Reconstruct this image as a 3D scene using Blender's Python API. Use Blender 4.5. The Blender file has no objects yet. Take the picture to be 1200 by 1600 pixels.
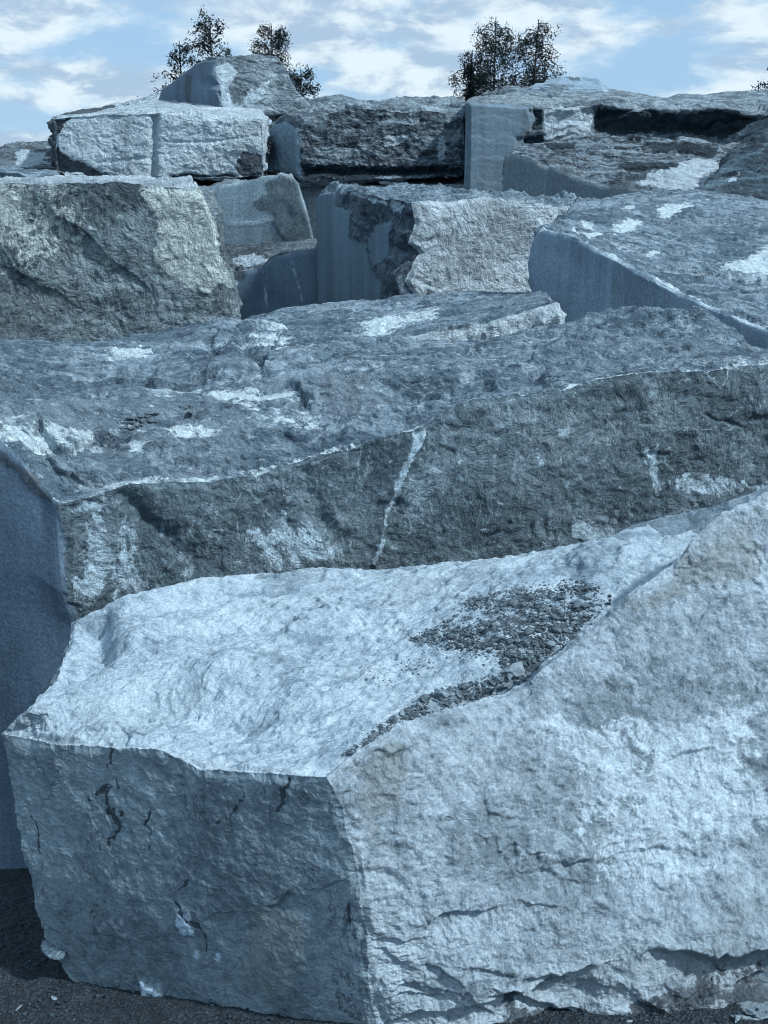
import bpy, math, random
import numpy as np

SC = bpy.context.scene
COL = SC.collection
F32 = np.float32
rng = np.random.default_rng(7)

# ------------------------------------------------------------------ camera model (photo is 1200 x 1600)
CAM_H, FPX, HORIZON = 1.65, 1800.0, 300.0
PITCH = math.atan((800 - HORIZON) / FPX)
CP, SP = math.cos(PITCH), math.sin(PITCH)

def ray(px, py):
    a, b = px - 600.0, 800.0 - py
    return np.array([a, FPX * CP + b * SP, -FPX * SP + b * CP])
def at(px, py, Y):                       # point of the place seen at a photo pixel, at distance Y
    d = ray(px, py)
    return np.array([0, 0, CAM_H]) + d * (Y / d[1])
def at_z(px, py, z):
    d = ray(px, py)
    return np.array([0, 0, CAM_H]) + d * ((z - CAM_H) / d[2])
def on_plane(pts, plane):
    p0, n = plane
    o = np.array([0, 0, CAM_H]); r = []
    for x, y in pts:
        d = ray(x, y)
        r.append(o + d * (np.dot(p0 - o, n) / np.dot(d, n)))
    return np.array(r)
def plane3(a, b, c):
    n = np.cross(b - a, c - a)
    return (a, n / np.linalg.norm(n))
def project(p):
    x = p[:, 0]; y = p[:, 1]; z = p[:, 2] - CAM_H
    dep = y * CP - z * SP
    return 600 + FPX * x / dep, 800 - FPX * (y * SP + z * CP) / dep

# ------------------------------------------------------------------ noise
_pr = np.random.default_rng(1234)
PERM = _pr.permutation(256).astype(np.int32); PERM = np.concatenate([PERM, PERM, PERM])
GRAD = _pr.normal(size=(256, 3)).astype(F32); GRAD /= np.linalg.norm(GRAD, axis=1, keepdims=True)
RND = _pr.random((256, 6)).astype(F32)

def _idx(i, j, k):
    return PERM[PERM[PERM[i & 255] + (j & 255)] + (k & 255)]
def perlin(p, seed=0):
    p = p.astype(F32) + F32(seed * 17.31)
    i = np.floor(p).astype(np.int32); f = p - i
    u = f * f * f * (f * (f * 6 - 15) + 10)
    out = 0
    for dx in (0, 1):
        wx = u[:, 0] if dx else 1 - u[:, 0]
        for dy in (0, 1):
            wy = u[:, 1] if dy else 1 - u[:, 1]
            for dz in (0, 1):
                wz = u[:, 2] if dz else 1 - u[:, 2]
                g = GRAD[_idx(i[:, 0] + dx, i[:, 1] + dy, i[:, 2] + dz)]
                out = out + wx * wy * wz * (g[:, 0] * (f[:, 0] - dx) + g[:, 1] * (f[:, 1] - dy) + g[:, 2] * (f[:, 2] - dz))
    return out * F32(1.6)
def fbm(p, octv=4, gain=.5, seed=0, ridged=False):
    a, s, t = 1.0, 0, 0
    q = p.astype(F32)
    for o in range(octv):
        n = perlin(q, seed + o * 3)
        if ridged: n = 1 - 2 * np.abs(n)
        s = s + a * n; t += a
        a *= gain; q = q * F32(2.03)
    return s / t
def vnoise(p, seed=0, octv=2):
    return np.stack([fbm(p, octv, .5, seed + 11 * k) for k in range(3)], 1)
def facet(p, seed=0, tilt=.8):            # broken facets: every cell is a small tilted plane
    p = p.astype(F32) + F32(seed * 7.7)
    i = np.floor(p).astype(np.int32)
    best = np.full(len(p), 9e9, F32); h = np.zeros(len(p), F32)
    i = i - (p - i < .5)
    for dx in (0, 1):
        for dy in (0, 1):
            for dz in (0, 1):
                c = i + np.array([dx, dy, dz], np.int32)
                k = _idx(c[:, 0], c[:, 1], c[:, 2])
                r = RND[k]
                d = p - c - (r[:, :3] * F32(.7) + F32(.15))
                dd = (d * d).sum(1)
                g = GRAD[(k + 91) & 255]
                hh = (g * d).sum(1) * F32(tilt) + r[:, 3] - F32(.5)
                m = dd < best
                best = np.where(m, dd, best); h = np.where(m, hh, h)
    return h
def sstep(a, b, x):
    t = np.clip((x - a) / (b - a), 0, 1)
    return t * t * (3 - 2 * t)

def chips(p, seed=0, tilt=.9, k=.9):     # conchoidal breaks: scoops meeting in sharp ridges
    p = p.astype(F32) + F32(seed * 5.3)
    i = np.floor(p).astype(np.int32)
    h = np.full(len(p), 9e9, F32)
    i = i - (p - i < .5)
    for dx in (0, 1):
        for dy in (0, 1):
            for dz in (0, 1):
                c = i + np.array([dx, dy, dz], np.int32)
                q = _idx(c[:, 0], c[:, 1], c[:, 2])
                r = RND[q]
                d = p - c - (r[:, :3] * F32(.7) + F32(.15))
                h = np.minimum(h, (GRAD[(q + 91) & 255] * d).sum(1) * F32(tilt) + r[:, 3] + F32(k) * (d * d).sum(1))
    return h - F32(.45)

# surface reliefs, in metres. s = size of the features
def relief(kind, p, s, seed):
    q = (p / s).astype(F32)
    if kind == 'sawn':
        return .0012 * s * fbm(q * 9, 3, .5, seed) + .0022 * s * perlin(q * 1.3, seed + 5)
    wv = vnoise(q * 5, seed, 3)
    w = q + .07 * wv + .025 * vnoise(q * 19, seed + 3, 2)
    act = sstep(-.5, .5, perlin(q * 2.7, seed + 41))      # rougher and calmer zones
    if kind == 'split':                    # coarse split face
        h = .040 * chips(w * 2.6, seed, .8) + .030 * chips(w * 6.5, seed + 1) + .0130 * chips(w * 16, seed + 2) \
            + .0048 * chips(w * 40, seed + 6) + .0040 * facet(w * 24, seed + 7, 1.) * act + .018 * fbm(q * 1.7, 3, .5, seed + 4) + .022 * fbm(q * 22, 5, .62, seed + 8)
    elif kind == 'pitted':                 # granular face, small breaks, a few ledges
        a = w * np.array([.75, 1., 1.25], F32)
        h = .024 * fbm(q * 2.2, 3, .5, seed) + .020 * chips(a * 4.5, seed + 2, .7) + (.004 + .009 * act) * chips(a * 13, seed + 3) \
            + (.002 + .0035 * act) * chips(a * 36, seed + 5) + .022 * fbm(w * 13, 6, .64, seed + 4)
        t = a[:, 2] * 5.5 + 1.1 * fbm(q * np.array([1.8, 1.8, 3.], F32), 4, .55, seed + 9)
        fr = t - np.floor(t)
        h = h + .022 * (fr - .5) * (1 - sstep(.93, 1., fr)) * sstep(.05, .45, fbm(q * 3.2, 3, .5, seed + 13))
    elif kind == 'flat':                   # flatter broken face with cracks
        h = .014 * fbm(q * 1.8, 3, .5, seed) + .012 * chips(w * 3.2, seed + 1, .7) + (.003 + .006 * act) * chips(w * 10, seed + 2) \
            + .0020 * facet(w * 7, seed + 22, .9) + .0024 * chips(w * 32, seed + 3) + .012 * fbm(q * 20, 5, .64, seed + 4)
        r = fbm(w * np.array([4.5, 4.5, 2.2], F32), 4, .6, seed + 9)
        h = h - .012 * np.exp(-(r / .016) ** 2) * sstep(.1, .45, perlin(q * 2.4, seed + 12))
    elif kind == 'scaly':                  # cleaved top: streaked scales
        c, n = math.cos(.62), math.sin(.62)
        a = np.stack([(w[:, 0] * c + w[:, 1] * n) * .42, -w[:, 0] * n + w[:, 1] * c, w[:, 2]], 1)
        h = .022 * fbm(a * 3.2, 3, .5, seed) + .022 * chips(a * 6, seed + 1, .8) + .0155 * chips(a * 16, seed + 2) \
            + .0052 * chips(w * np.array([.8, 1, 1], F32) * 36, seed + 3) + .018 * fbm(a * 20, 5, .64, seed + 4)
    elif kind == 'wavy':                   # undulating schist top
        a = w * np.array([.42, 1.2, 1.], F32)
        h = .050 * fbm(a * 2.0, 4, .5, seed) + .036 * chips(a * 3.2, seed + 1, .7) + (.012 + .020 * act) * chips(a * 8, seed + 2) \
            + .0130 * chips(a * 22, seed + 3) + .026 * fbm(a * 20, 5, .62, seed + 5) + .0050 * facet(a * 12, seed + 8, .9)
        t = 2.6 * fbm(a * 1.6, 3, .5, seed + 7) + q[:, 1] * 1.2
        fr = t - np.floor(t)
        h = h + .050 * (fr - .5) * (1 - sstep(.94, 1., fr)) * sstep(-.1, .3, fbm(a * 3.1, 3, .5, seed + 17))
    elif kind == 'layered':                # ledges of slaty layers
        a = w * np.array([.5, .5, 3.2], F32)
        l = a[:, 2] * 2.4 + 1.5 * fbm(w * 1.3, 3, .5, seed)
        fr = l - np.floor(l)
        h = .034 * fbm(a * 1.5, 3, .55, seed) + .070 * (fr - .5) * (1 - sstep(.85, 1., fr)) * (.4 + .6 * act) + .026 * chips(a * 3.4, seed + 1) \
            + .017 * chips(a * 9, seed + 2) + .022 * fbm(a * 18, 5, .62, seed + 3)
    return h * s

# ------------------------------------------------------------------ block builder
def resample(pts, n):
    pts = np.asarray(pts, float)
    d = np.r_[0, np.cumsum(np.linalg.norm(np.diff(pts, axis=0), axis=1))]
    t = np.linspace(0, d[-1], n + 1)
    return np.stack([np.interp(t, d, pts[:, k]) for k in range(3)], 1)
def gsmooth(c, sig):
    n = len(c)
    if sig < .5: return c
    lin = c[0] + (c[-1] - c[0]) * np.linspace(0, 1, n)[:, None]
    d = c - lin
    m = int(sig * 3)
    d = np.concatenate([-d[1:m + 1][::-1] if n > m else np.zeros((m, 3)), d, -d[-m - 1:-1][::-1] if n > m else np.zeros((m, 3))])
    k = np.exp(-.5 * (np.arange(-m, m + 1) / sig) ** 2); k /= k.sum()
    d = np.stack([np.convolve(d[:, j], k, 'same') for j in range(3)], 1)[m:m + n]
    d[0] = 0; d[-1] = 0
    return lin + d

EDGES = {'tf': (0, 1), 'tr': (1, 2), 'tb': (3, 2), 'tl': (0, 3), 'bf': (4, 5), 'br': (5, 6), 'bb': (7, 6), 'bl': (4, 7),
         'v0': (4, 0), 'v1': (5, 1), 'v2': (6, 2), 'v3': (7, 3)}
AX = {'tf': 0, 'tb': 0, 'bf': 0, 'bb': 0, 'tr': 1, 'tl': 1, 'br': 1, 'bl': 1, 'v0': 2, 'v1': 2, 'v2': 2, 'v3': 2}
FACES = {  # e_u0, e_u1 (along u at v=0 / v=1), e_v0, e_v1 (along v at u=0 / u=1)
    'top': ('tf', 'tb', 'tl', 'tr'), 'front': ('bf', 'tf', 'v0', 'v1'), 'right': ('br', 'tr', 'v1', 'v2'),
    'back': ('bb', 'tb', 'v3', 'v2'), 'left': ('bl', 'tl', 'v0', 'v3'), 'bottom': ('bf', 'bb', 'bl', 'br')}

def coons(E0, E1, K0, K1, f0, f1, g0, g1):
    # f* depend on v (and u), g* on u (and v): arrays (nv, nu)
    P = f0[..., None] * E0[None] + f1[..., None] * E1[None] + g0[..., None] * K0[:, None] + g1[..., None] * K1[:, None]
    P -= (f0 * g0)[..., None] * E0[0] + (f0 * g1)[..., None] * E0[-1] + (f1 * g0)[..., None] * E1[0] + (f1 * g1)[..., None] * E1[-1]
    return P

class Lookup:
    """find the point of a face under a photo pixel"""
    def __init__(s, P):
        s.P = P; s.x, s.y = project(P)
    def __call__(s, px, py):
        d = (s.x - px) ** 2 + (s.y - py) ** 2
        return s.P[int(np.argmin(d))]

def seg_dist(p, line):
    """distance and signed side to a polyline in 2D"""
    best = np.full(len(p), 9e9); side = np.zeros(len(p))
    for a, b in zip(line[:-1], line[1:]):
        ab = b - a; L = (ab * ab).sum() + 1e-12
        t = np.clip(((p - a) @ ab) / L, 0, 1)
        d = np.linalg.norm(p - a - t[:, None] * ab, axis=1)
        c = ab[0] * (p[:, 1] - a[1]) - ab[1] * (p[:, 0] - a[0])
        m = d < best
        best = np.where(m, d, best); side = np.where(m, np.sign(c), side)
    return best, side
def inside(p, poly):
    c = np.zeros(len(p), bool); n = len(poly)
    for i in range(n):
        a, b = poly[i], poly[i - 1]
        m = (a[1] > p[:, 1]) != (b[1] > p[:, 1])
        xx = (b[0] - a[0]) * (p[:, 1] - a[1]) / (b[1] - a[1] + 1e-12) + a[0]
        c ^= m & (p[:, 0] < xx)
    return c

ATTRS = ('pale', 'dark', 'tan', 'smooth')
KEEP = {}

def block(name, label, T, B, edges=None, N=(60, 60, 60), faces=None, seed=1, s=1., jit=.006, chip=.008, group='quarried stone blocks heaped in the yard',
          mats=None, keep=None, cat='stone block', hidden=('back', 'bottom'), fall=.22):
    C = [np.asarray(c, float) for c in list(T) + list(B)]
    ctr = sum(C) / 8
    edges = edges or {}
    faces = faces or {}
    # mean outward normals
    FN = {}
    for f, (e0, e1, k0, k1) in FACES.items():
        ids = [EDGES[e0][0], EDGES[e0][1], EDGES[e1][1], EDGES[e1][0]]
        q = [C[i] for i in ids]
        n = np.cross(q[2] - q[0], q[3] - q[1]); n /= np.linalg.norm(n) + 1e-12
        if np.dot(n, sum(q) / 4 - ctr) < 0: n = -n
        FN[f] = n
    adj = {e: [f for f in FACES if e in FACES[f]] for e in EDGES}
    Es, Ed, Ej = {}, {}, {}
    for e, (i, j) in EDGES.items():
        n = N[AX[e]]
        c = resample(edges.get(e, [C[i], C[j]]), n)
        c[0], c[-1] = C[i], C[j]
        sm = gsmooth(c, n / 7.0)
        Es[e] = sm; Ed[e] = c - sm
        P = c.astype(F32)
        J = vnoise(P * (9 / s), seed, 4) * jit * s + vnoise(P * (42 / s), seed + 2, 3) * jit * .45 * s
        f1, f2 = adj[e]
        ch = np.maximum(0, fbm(P * (7 / s), 4, .6, seed + 5) + .12) * 2 * chip * s + .35 * chip * s
        k1 = faces.get(f1, {}); k2 = faces.get(f2, {})
        for f, k in ((f1, k1), (f2, k2)):
            if k.get('relief') == 'sawn':
                J = J - (J @ FN[f])[:, None] * FN[f]
        J = J - ch[:, None] * (FN[f1] + FN[f2])[None] * .7
        Ej[e] = J
    # ends of edges meeting in one corner must share their displacement
    for ci in range(8):
        m = [(e, 0 if EDGES[e][0] == ci else -1) for e in EDGES if ci in EDGES[e]]
        a = sum(Ej[e][k] for e, k in m) / len(m)
        for e, k in m: Ej[e][k] = a
        for e, k in m:                       # ease into the shared corner
            n = len(Ej[e]); w = np.exp(-np.linspace(0, 1, n) * 14)
            if k == -1: w = w[::-1]
            Ej[e] = Ej[e] * (1 - w)[:, None] + a * w[:, None]
            Ej[e][k] = a
    V, Q, M, AT = [], [], [], {a: [] for a in ATTRS}
    off = 0; mats = mats or []
    for f, (e0, e1, k0, k1) in FACES.items():
        spec = dict(faces.get(f, {}))
        st = 4 if (f in hidden and N[0] * N[1] > 6000) else 1
        get = lambda D, e: D[e][::st] if (len(D[e]) - 1) % st == 0 else np.r_[D[e][:-1:st], D[e][-1:]]
        A = [get(Es, e) for e in (e0, e1, k0, k1)]
        nu, nv = len(A[0]), len(A[2])
        u = np.linspace(0, 1, nu)[None].repeat(nv, 0); v = np.linspace(0, 1, nv)[:, None].repeat(nu, 1)
        base = coons(*A, 1 - v, v, 1 - u, u)
        Lu = np.linalg.norm(np.diff(base, axis=1), axis=2).sum(1); Lv = np.linalg.norm(np.diff(base, axis=0), axis=2).sum(0)
        du = u * Lu[:, None]; dv = v * Lv[None]
        Lu = Lu[:, None] + 1e-6; Lv = Lv[None] + 1e-6
        def fo(r, hard):
            h = np.minimum(.5, r / Lv); g = np.minimum(.5, r / Lu)
            S = lambda t: np.clip(1 - t, 0, 1) ** 2 * (1 + 2 * np.clip(t, 0, 1))
            return S(v / h) * np.ones_like(u), S((1 - v) / h), S(u / g) * np.ones_like(v), S((1 - u) / g)
        D = [get(Ed, e) for e in (e0, e1, k0, k1)]
        base = base + coons(*D, *fo(spec.get('fall', fall) * s, 0))
        # local normals of the base
        gu = np.gradient(base, axis=1); gv = np.gradient(base, axis=0)
        nn = np.cross(gu, gv); nn /= np.linalg.norm(nn, axis=2, keepdims=True) + 1e-12
        flip = (nn.reshape(-1, 3).mean(0) @ FN[f]) < 0
        if flip: nn = -nn
        P = base.reshape(-1, 3); n3 = nn.reshape(-1, 3)
        ed = np.minimum(np.minimum(du, Lu - du), np.minimum(dv, Lv - dv)).reshape(-1)
        masks = {a: np.zeros(len(P)) for a in ATTRS}
        amp = np.ones(len(P)); add = np.zeros(len(P))
        if spec.get('feats') or spec.get('patches'):
            lk = Lookup(P)
            c0 = P.mean(0); _, _, W = np.linalg.svd((P[::7] - c0), full_matrices=False)
            p2 = (P - c0) @ W[:2].T
            pl2 = lambda pts: np.array([(lk(*q) - c0) @ W[:2].T for q in pts])
            for ft in spec.get('feats', []):
                if ft[0] == 'bump':
                    c = lk(*ft[1]); d = np.linalg.norm(P - c, axis=1) + .3 * ft[2] * perlin(P * 4 / ft[2] * .3, seed + 31)
                    add += ft[3] * np.exp(-np.maximum(d, 0) ** 2 / (2 * (ft[2] * .5) ** 2))
                else:
                    d, sd = seg_dist(p2 + (.045 * s * vnoise(P * (7 / s), seed + 40, 6) if ft[0] == 'ledge' else .022 * vnoise(P * 11, seed + 40, 5) if ft[0] == 'crack' else .35 * ft[2] * vnoise(P * (.5 / ft[2]), seed + 40, 4))[:, :2], pl2(ft[1]))
                    if ft[0] == 'ledge':      # stone breaks away below a ragged line
                        ln = pl2(ft[1]); q2 = (lk(*ft[4]) - c0) @ W[:2].T
                        _, sq = seg_dist(q2[None], ln)
                        Lc = np.r_[0, np.cumsum(np.linalg.norm(np.diff(ln, axis=0), axis=1))]
                        dd = np.stack([np.linalg.norm(p2 - x, axis=1) for x in (ln[0], ln[-1])])
                        tp = sstep(0, .42 * Lc[-1], dd[0]) * sstep(0, .3 * Lc[-1], dd[1])
                        add -= ft[3] * tp * np.where(sd == sq[0], np.exp(-d / ft[2]) * sstep(0, .008, d), 0)
                    elif ft[0] == 'groove': add -= ft[3] * np.exp(-(d / ft[2]) ** 2)
                    elif ft[0] == 'crack':
                        ln = pl2(ft[1]); e2 = np.minimum(np.linalg.norm(p2 - ln[0], axis=1), np.linalg.norm(p2 - ln[-1], axis=1))
                        add -= ft[3] * sstep(ft[2] * np.clip(.7 + 2 * fbm(P * 14, 3, .6, seed + 44), .15, 2), 0, d) * sstep(0, .12, e2)
                    elif ft[0] == 'step':     # a ledge: falls off sharply on one side, eases out on the other
                        add += ft[3] * np.where(sd > 0, np.exp(-d / ft[2]), -.0 * d) * 1.0
            for (attr, poly, na, nsc, soft, am, of) in spec.get('patches', []):
                sm_ = 1.
                pp = pl2(poly)
                if attr[0] == '~':            # stain along a line, soft = its half width
                    attr = attr[1:]
                    d, _ = seg_dist(p2 + na * 2.4 * vnoise(P * nsc, seed + 70, 5)[:, :2], pp)
                    d = soft * (.55 + 1.9 * fbm(P * nsc * 1.3, 5, .68, seed + 66)) - d
                    soft = soft * .6; sm_ = .82
                else:
                    d, _ = seg_dist(p2, np.r_[pp, pp[:1]])
                    d = np.where(inside(p2, pp), d, -d) + na * (fbm(P * np.array(spec.get('pstr', (1, 1, 1))) * nsc, 6, .68, seed + 60 + len(attr)))
                m = sstep(-soft, soft, d) * sm_
                if attr in masks: masks[attr] = np.maximum(masks[attr], m * (spec.get('pk', .85) if attr == 'pale' else spec.get('dk', 1.)))
                amp = amp * (1 + (am - 1) * m); add = add + of * m
        for (side, rw, rs) in spec.get('rim', []):     # chipped, paler stone along an edge
            dd = {'u0': du, 'u1': Lu - du, 'v0': dv, 'v1': Lv - dv}[side].reshape(-1)
            nz = fbm(P * 9, 5, .65, seed + 81)
            masks['pale'] = np.maximum(masks['pale'], rs * sstep(1.0, .3, dd / (rw * np.maximum(.02, .75 + 3.2 * nz))))
        kind = spec.get('relief', 'split'); a0 = spec.get('amp', 1.)
        if st == 1 or kind != 'sawn':
            h = relief(kind, P, s * spec.get('fs', 1.), seed + spec.get('seed', 0)) * a0
        else: h = np.zeros(len(P))
        fade = sstep(0, spec.get('edge', .03) * s, ed) if kind != 'sawn' else sstep(0, .01 * s, ed)
        P = P + n3 * ((h * amp + add) * fade)[:, None]
        Jd = [get(Ej, e) for e in (e0, e1, k0, k1)]
        P = P + coons(*Jd, *fo(spec.get('jfall', .035 if kind != 'sawn' else .018) * s, 0)).reshape(-1, 3)
        idx = np.arange(nu * nv).reshape(nv, nu) + off
        q = np.stack([idx[:-1, :-1], idx[:-1, 1:], idx[1:, 1:], idx[1:, :-1]], -1).reshape(-1, 4)
        if flip: q = q[:, ::-1]
        V.append(P); Q.append(q); M.append(np.full(len(q), spec.get('mat', 0)))
        for a in ATTRS: AT[a].append(masks[a])
        off += nu * nv
        if keep and f in keep: KEEP[(name, f)] = P
    V = np.concatenate(V); Q = np.concatenate(Q); M = np.concatenate(M)
    org = np.array([ctr[0], ctr[1], V[:, 2].min()])
    o = make_mesh(name, V - org, Q, mats, M, {a: np.concatenate(AT[a]) for a in ATTRS})
    o.location = org
    tag(o, label, cat, group)
    return o

def make_mesh(name, V, Q, mats, M=None, attrs=None, smooth=True):
    me = bpy.data.meshes.new(name)
    k = Q.shape[1]
    me.vertices.add(len(V)); me.vertices.foreach_set('co', V.astype(F32).ravel())
    me.loops.add(Q.size); me.loops.foreach_set('vertex_index', Q.astype(np.int32).ravel())
    me.polygons.add(len(Q)); me.polygons.foreach_set('loop_start', (np.arange(len(Q)) * k).astype(np.int32))
    me.polygons.foreach_set('use_smooth', np.full(len(Q), smooth))
    for m in mats: me.materials.append(m)
    if M is not None: me.polygons.foreach_set('material_index', M.astype(np.int32))
    for a, x in (attrs or {}).items():
        at_ = me.attributes.new(a, 'FLOAT', 'POINT'); at_.data.foreach_set('value', x.astype(F32))
    me.update(); me.validate()
    o = bpy.data.objects.new(name, me); COL.objects.link(o)
    return o
def tag(o, label=None, cat=None, group=None, kind=None):
    if label: o['label'] = label
    if cat: o['category'] = cat
    if group: o['group'] = group
    if kind: o['kind'] = kind

# ------------------------------------------------------------------ materials
class NT:
    def __init__(s, name):
        s.m = bpy.data.materials.new(name); s.m.use_nodes = True
        s.t = s.m.node_tree; s.t.nodes.clear()
        s.out = s.n('ShaderNodeOutputMaterial'); s.b = s.n('ShaderNodeBsdfPrincipled')
        s.l(s.b.outputs[0], s.out.inputs[0])
    def n(s, t, **k):
        x = s.t.nodes.new(t)
        for a, b in k.items(): setattr(x, a, b)
        return x
    def l(s, a, b): s.t.links.new(a, b)
    def noise(s, vec, scale, detail=4, rough=.55, dist=0.):
        x = s.n('ShaderNodeTexNoise'); x.inputs['Scale'].default_value = scale; x.inputs['Detail'].default_value = detail
        x.inputs['Roughness'].default_value = rough; x.inputs['Distortion'].default_value = dist
        s.l(vec, x.inputs['Vector']); return x.outputs['Fac']
    def mapping(s, vec, scale=(1, 1, 1), rot=(0, 0, 0)):
        x = s.n('ShaderNodeMapping'); x.inputs['Scale'].default_value = scale; x.inputs['Rotation'].default_value = rot
        s.l(vec, x.inputs['Vector']); return x.outputs[0]
    def ramp(s, fac, stops):
        x = s.n('ShaderNodeValToRGB'); e = x.color_ramp.elements
        while len(e) < len(stops): e.new(.5)
        for i, (p, c) in enumerate(stops):
            e[i].position = p; e[i].color = (*c, 1) if not isinstance(c, (int, float)) else (c, c, c, 1)
        s.l(fac, x.inputs[0]); return x.outputs[0]
    def rng(s, fac, a, b, c=0., d=1.):
        x = s.n('ShaderNodeMapRange', interpolation_type='SMOOTHSTEP')
        for i, v in enumerate((a, b, c, d)): x.inputs[i + 1].default_value = v
        s.l(fac, x.inputs[0]); return x.outputs[0]
    def math(s, op, a, b):
        x = s.n('ShaderNodeMath', operation=op)
        for i, v in enumerate((a, b)):
            if isinstance(v, (int, float)): x.inputs[i].default_value = v
            else: s.l(v, x.inputs[i])
        return x.outputs[0]
    def mix(s, fac, a, b, mode='MIX'):
        x = s.n('ShaderNodeMix', data_type='RGBA', blend_type=mode, clamp_factor=True)
        for i, v in ((0, fac), (6, a), (7, b)):
            if isinstance(v, (int, float)): x.inputs[i].default_value = v
            elif isinstance(v, tuple): x.inputs[i].default_value = (*v, 1)
            else: s.l(v, x.inputs[i])
        return x.outputs[2]
    def attr(s, a):
        x = s.n('ShaderNodeAttribute', attribute_name=a); return x.outputs['Fac']

TINT = (.88, 1.0, 1.06)
def rock(name, dark, mid, light, palec=(.50, .565, .62), darkc=(.055, .07, .085), tanc=(.30, .32, .30), sc=1., bal=(.32, .50, .70), streak=.35, cloud=0., cstr=(1, 1, 1), smoothc=None, cracks=0., relief_mid=1., lines=0., lcut=.55, gain=1.2,
         speck=.35, bump=.5, rough=.8, srot=(0, 0, .5), sstr=(1., 3., 1.5), veins=.0, fleck=.25):
    dark, mid, light, palec, tanc, darkc = [tuple(min(.82, x * gain * k) for x, k in zip(c, TINT)) for c in (dark, mid, light, palec, tanc, darkc)]
    t = NT(name)
    co = t.n('ShaderNodeTexCoord').outputs['Object']
    wob = t.n('ShaderNodeTexNoise'); wob.inputs['Scale'].default_value = 4 * sc; wob.inputs['Detail'].default_value = 5; t.l(co, wob.inputs['Vector'])
    wv = t.n('ShaderNodeVectorMath', operation='MULTIPLY_ADD'); t.l(wob.outputs['Color'], wv.inputs[0]); wv.inputs[1].default_value = (.16 / sc,) * 3; t.l(co, wv.inputs[2])
    cw = wv.outputs[0]
    wo2 = t.n('ShaderNodeTexNoise'); wo2.inputs['Scale'].default_value = 22 * sc; wo2.inputs['Detail'].default_value = 4; t.l(cw, wo2.inputs['Vector'])
    wv2 = t.n('ShaderNodeVectorMath', operation='MULTIPLY_ADD'); t.l(wo2.outputs['Color'], wv2.inputs[0]); wv2.inputs[1].default_value = (.05 / sc,) * 3; t.l(cw, wv2.inputs[2])
    cw2 = t.mapping(wv2.outputs[0], tuple(1 + (x - 1) * .35 for x in sstr), srot)
    big = t.noise(co, 2.4 * sc, 10, .66, .6)
    st = t.noise(t.mapping(cw, sstr, srot), 6.5 * sc, 10, .70, .5)
    fine = t.noise(co, 42 * sc, 7, .74)
    f = t.math('ADD', t.math('MULTIPLY', t.math('SUBTRACT', big, .5), 1.5 * (1 - streak)), t.math('MULTIPLY', t.math('SUBTRACT', st, .5), 1.7 * streak))
    f = t.math('ADD', t.math('ADD', f, t.math('MULTIPLY', t.math('SUBTRACT', fine, .5), .6)), .5)
    c = t.ramp(f, [(bal[0], dark), (bal[1], mid), (bal[2], light)])
    # warm / greenish weathering in broad clouds
    wz = t.rng(t.noise(co, 1.7 * sc, 6, .6, .8), .5, .68)
    c = t.mix(t.math('MULTIPLY', wz, .45), c, tanc)
    if cloud:                                # broken pale patches all over
        cm = t.noise(t.mapping(cw, cstr, srot), 3.6 * sc, 10, .72, .5)
        c = t.mix(t.math('MULTIPLY', t.rng(t.math('ADD', t.math('MULTIPLY', cm, .8), t.math('MULTIPLY', fine, .2)), .55, .63), cloud), c, palec)
    if lines:                                # sharp pale streaks along the bedding
        rn = t.n('ShaderNodeTexNoise', noise_type='RIDGED_MULTIFRACTAL', normalize=True)
        rn.inputs['Scale'].default_value = 4.2 * sc; rn.inputs['Detail'].default_value = 9; rn.inputs['Roughness'].default_value = .62
        t.l(t.mapping(cw, sstr, srot), rn.inputs['Vector'])
        lm = t.rng(rn.outputs['Fac'], lcut, lcut + .2)
        c = t.mix(t.math('MULTIPLY', lm, lines), c, palec)
    # pale mineral flakes
    fl = t.rng(t.noise(t.mapping(co, (1, 2.2, 1.4), (.3, .2, srot[2])), 26 * sc, 5, .72, .8), .585, .66)
    c = t.mix(t.math('MULTIPLY', fl, fleck), c, palec)
    brk = t.noise(t.mapping(cw, tuple(1 + (x - 1) * .7 for x in sstr), srot), 9 * sc, 9, .7, .4); brk2 = t.noise(co, 60 * sc, 4, .7)
    bb = t.math('ADD', t.math('MULTIPLY', brk, .65), t.math('MULTIPLY', brk2, .35))
    pf = t.mix(.55, palec, c)
    def masked(a, col, c, k=1.0, lo=.42):
        m = t.math('ADD', t.attr(a), t.math('MULTIPLY', t.math('SUBTRACT', bb, .5), 2.6))
        m = t.math('MULTIPLY', t.rng(m, lo, lo + .22), k)
        m = t.math('MULTIPLY', m, t.rng(t.attr(a), .01, .12))
        return t.mix(m, c, col)
    pv = t.mix(t.rng(fine, .35, .65), tuple(x * .74 for x in palec), tuple(min(.85, x * 1.14) for x in palec))
    c = masked('pale', pv, c, .94)
    tv = t.mix(t.rng(fine, .3, .7), tuple(x * .7 for x in tanc), tuple(x * 1.2 for x in tanc))
    c = masked('tan', tv, c, .9)
    dv = t.mix(t.rng(fine, .3, .7), tuple(x * .55 for x in darkc), tuple(x * 1.6 for x in darkc))
    c = masked('dark', dv, c, .95)
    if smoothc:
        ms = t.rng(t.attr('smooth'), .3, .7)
        c = t.mix(ms, c, t.mix(t.rng(t.noise(t.mapping(co, (9, 9, .5)), 2 * sc, 6, .6), .35, .65), tuple(x * .85 for x in smoothc), tuple(x * 1.18 for x in smoothc)))
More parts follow.
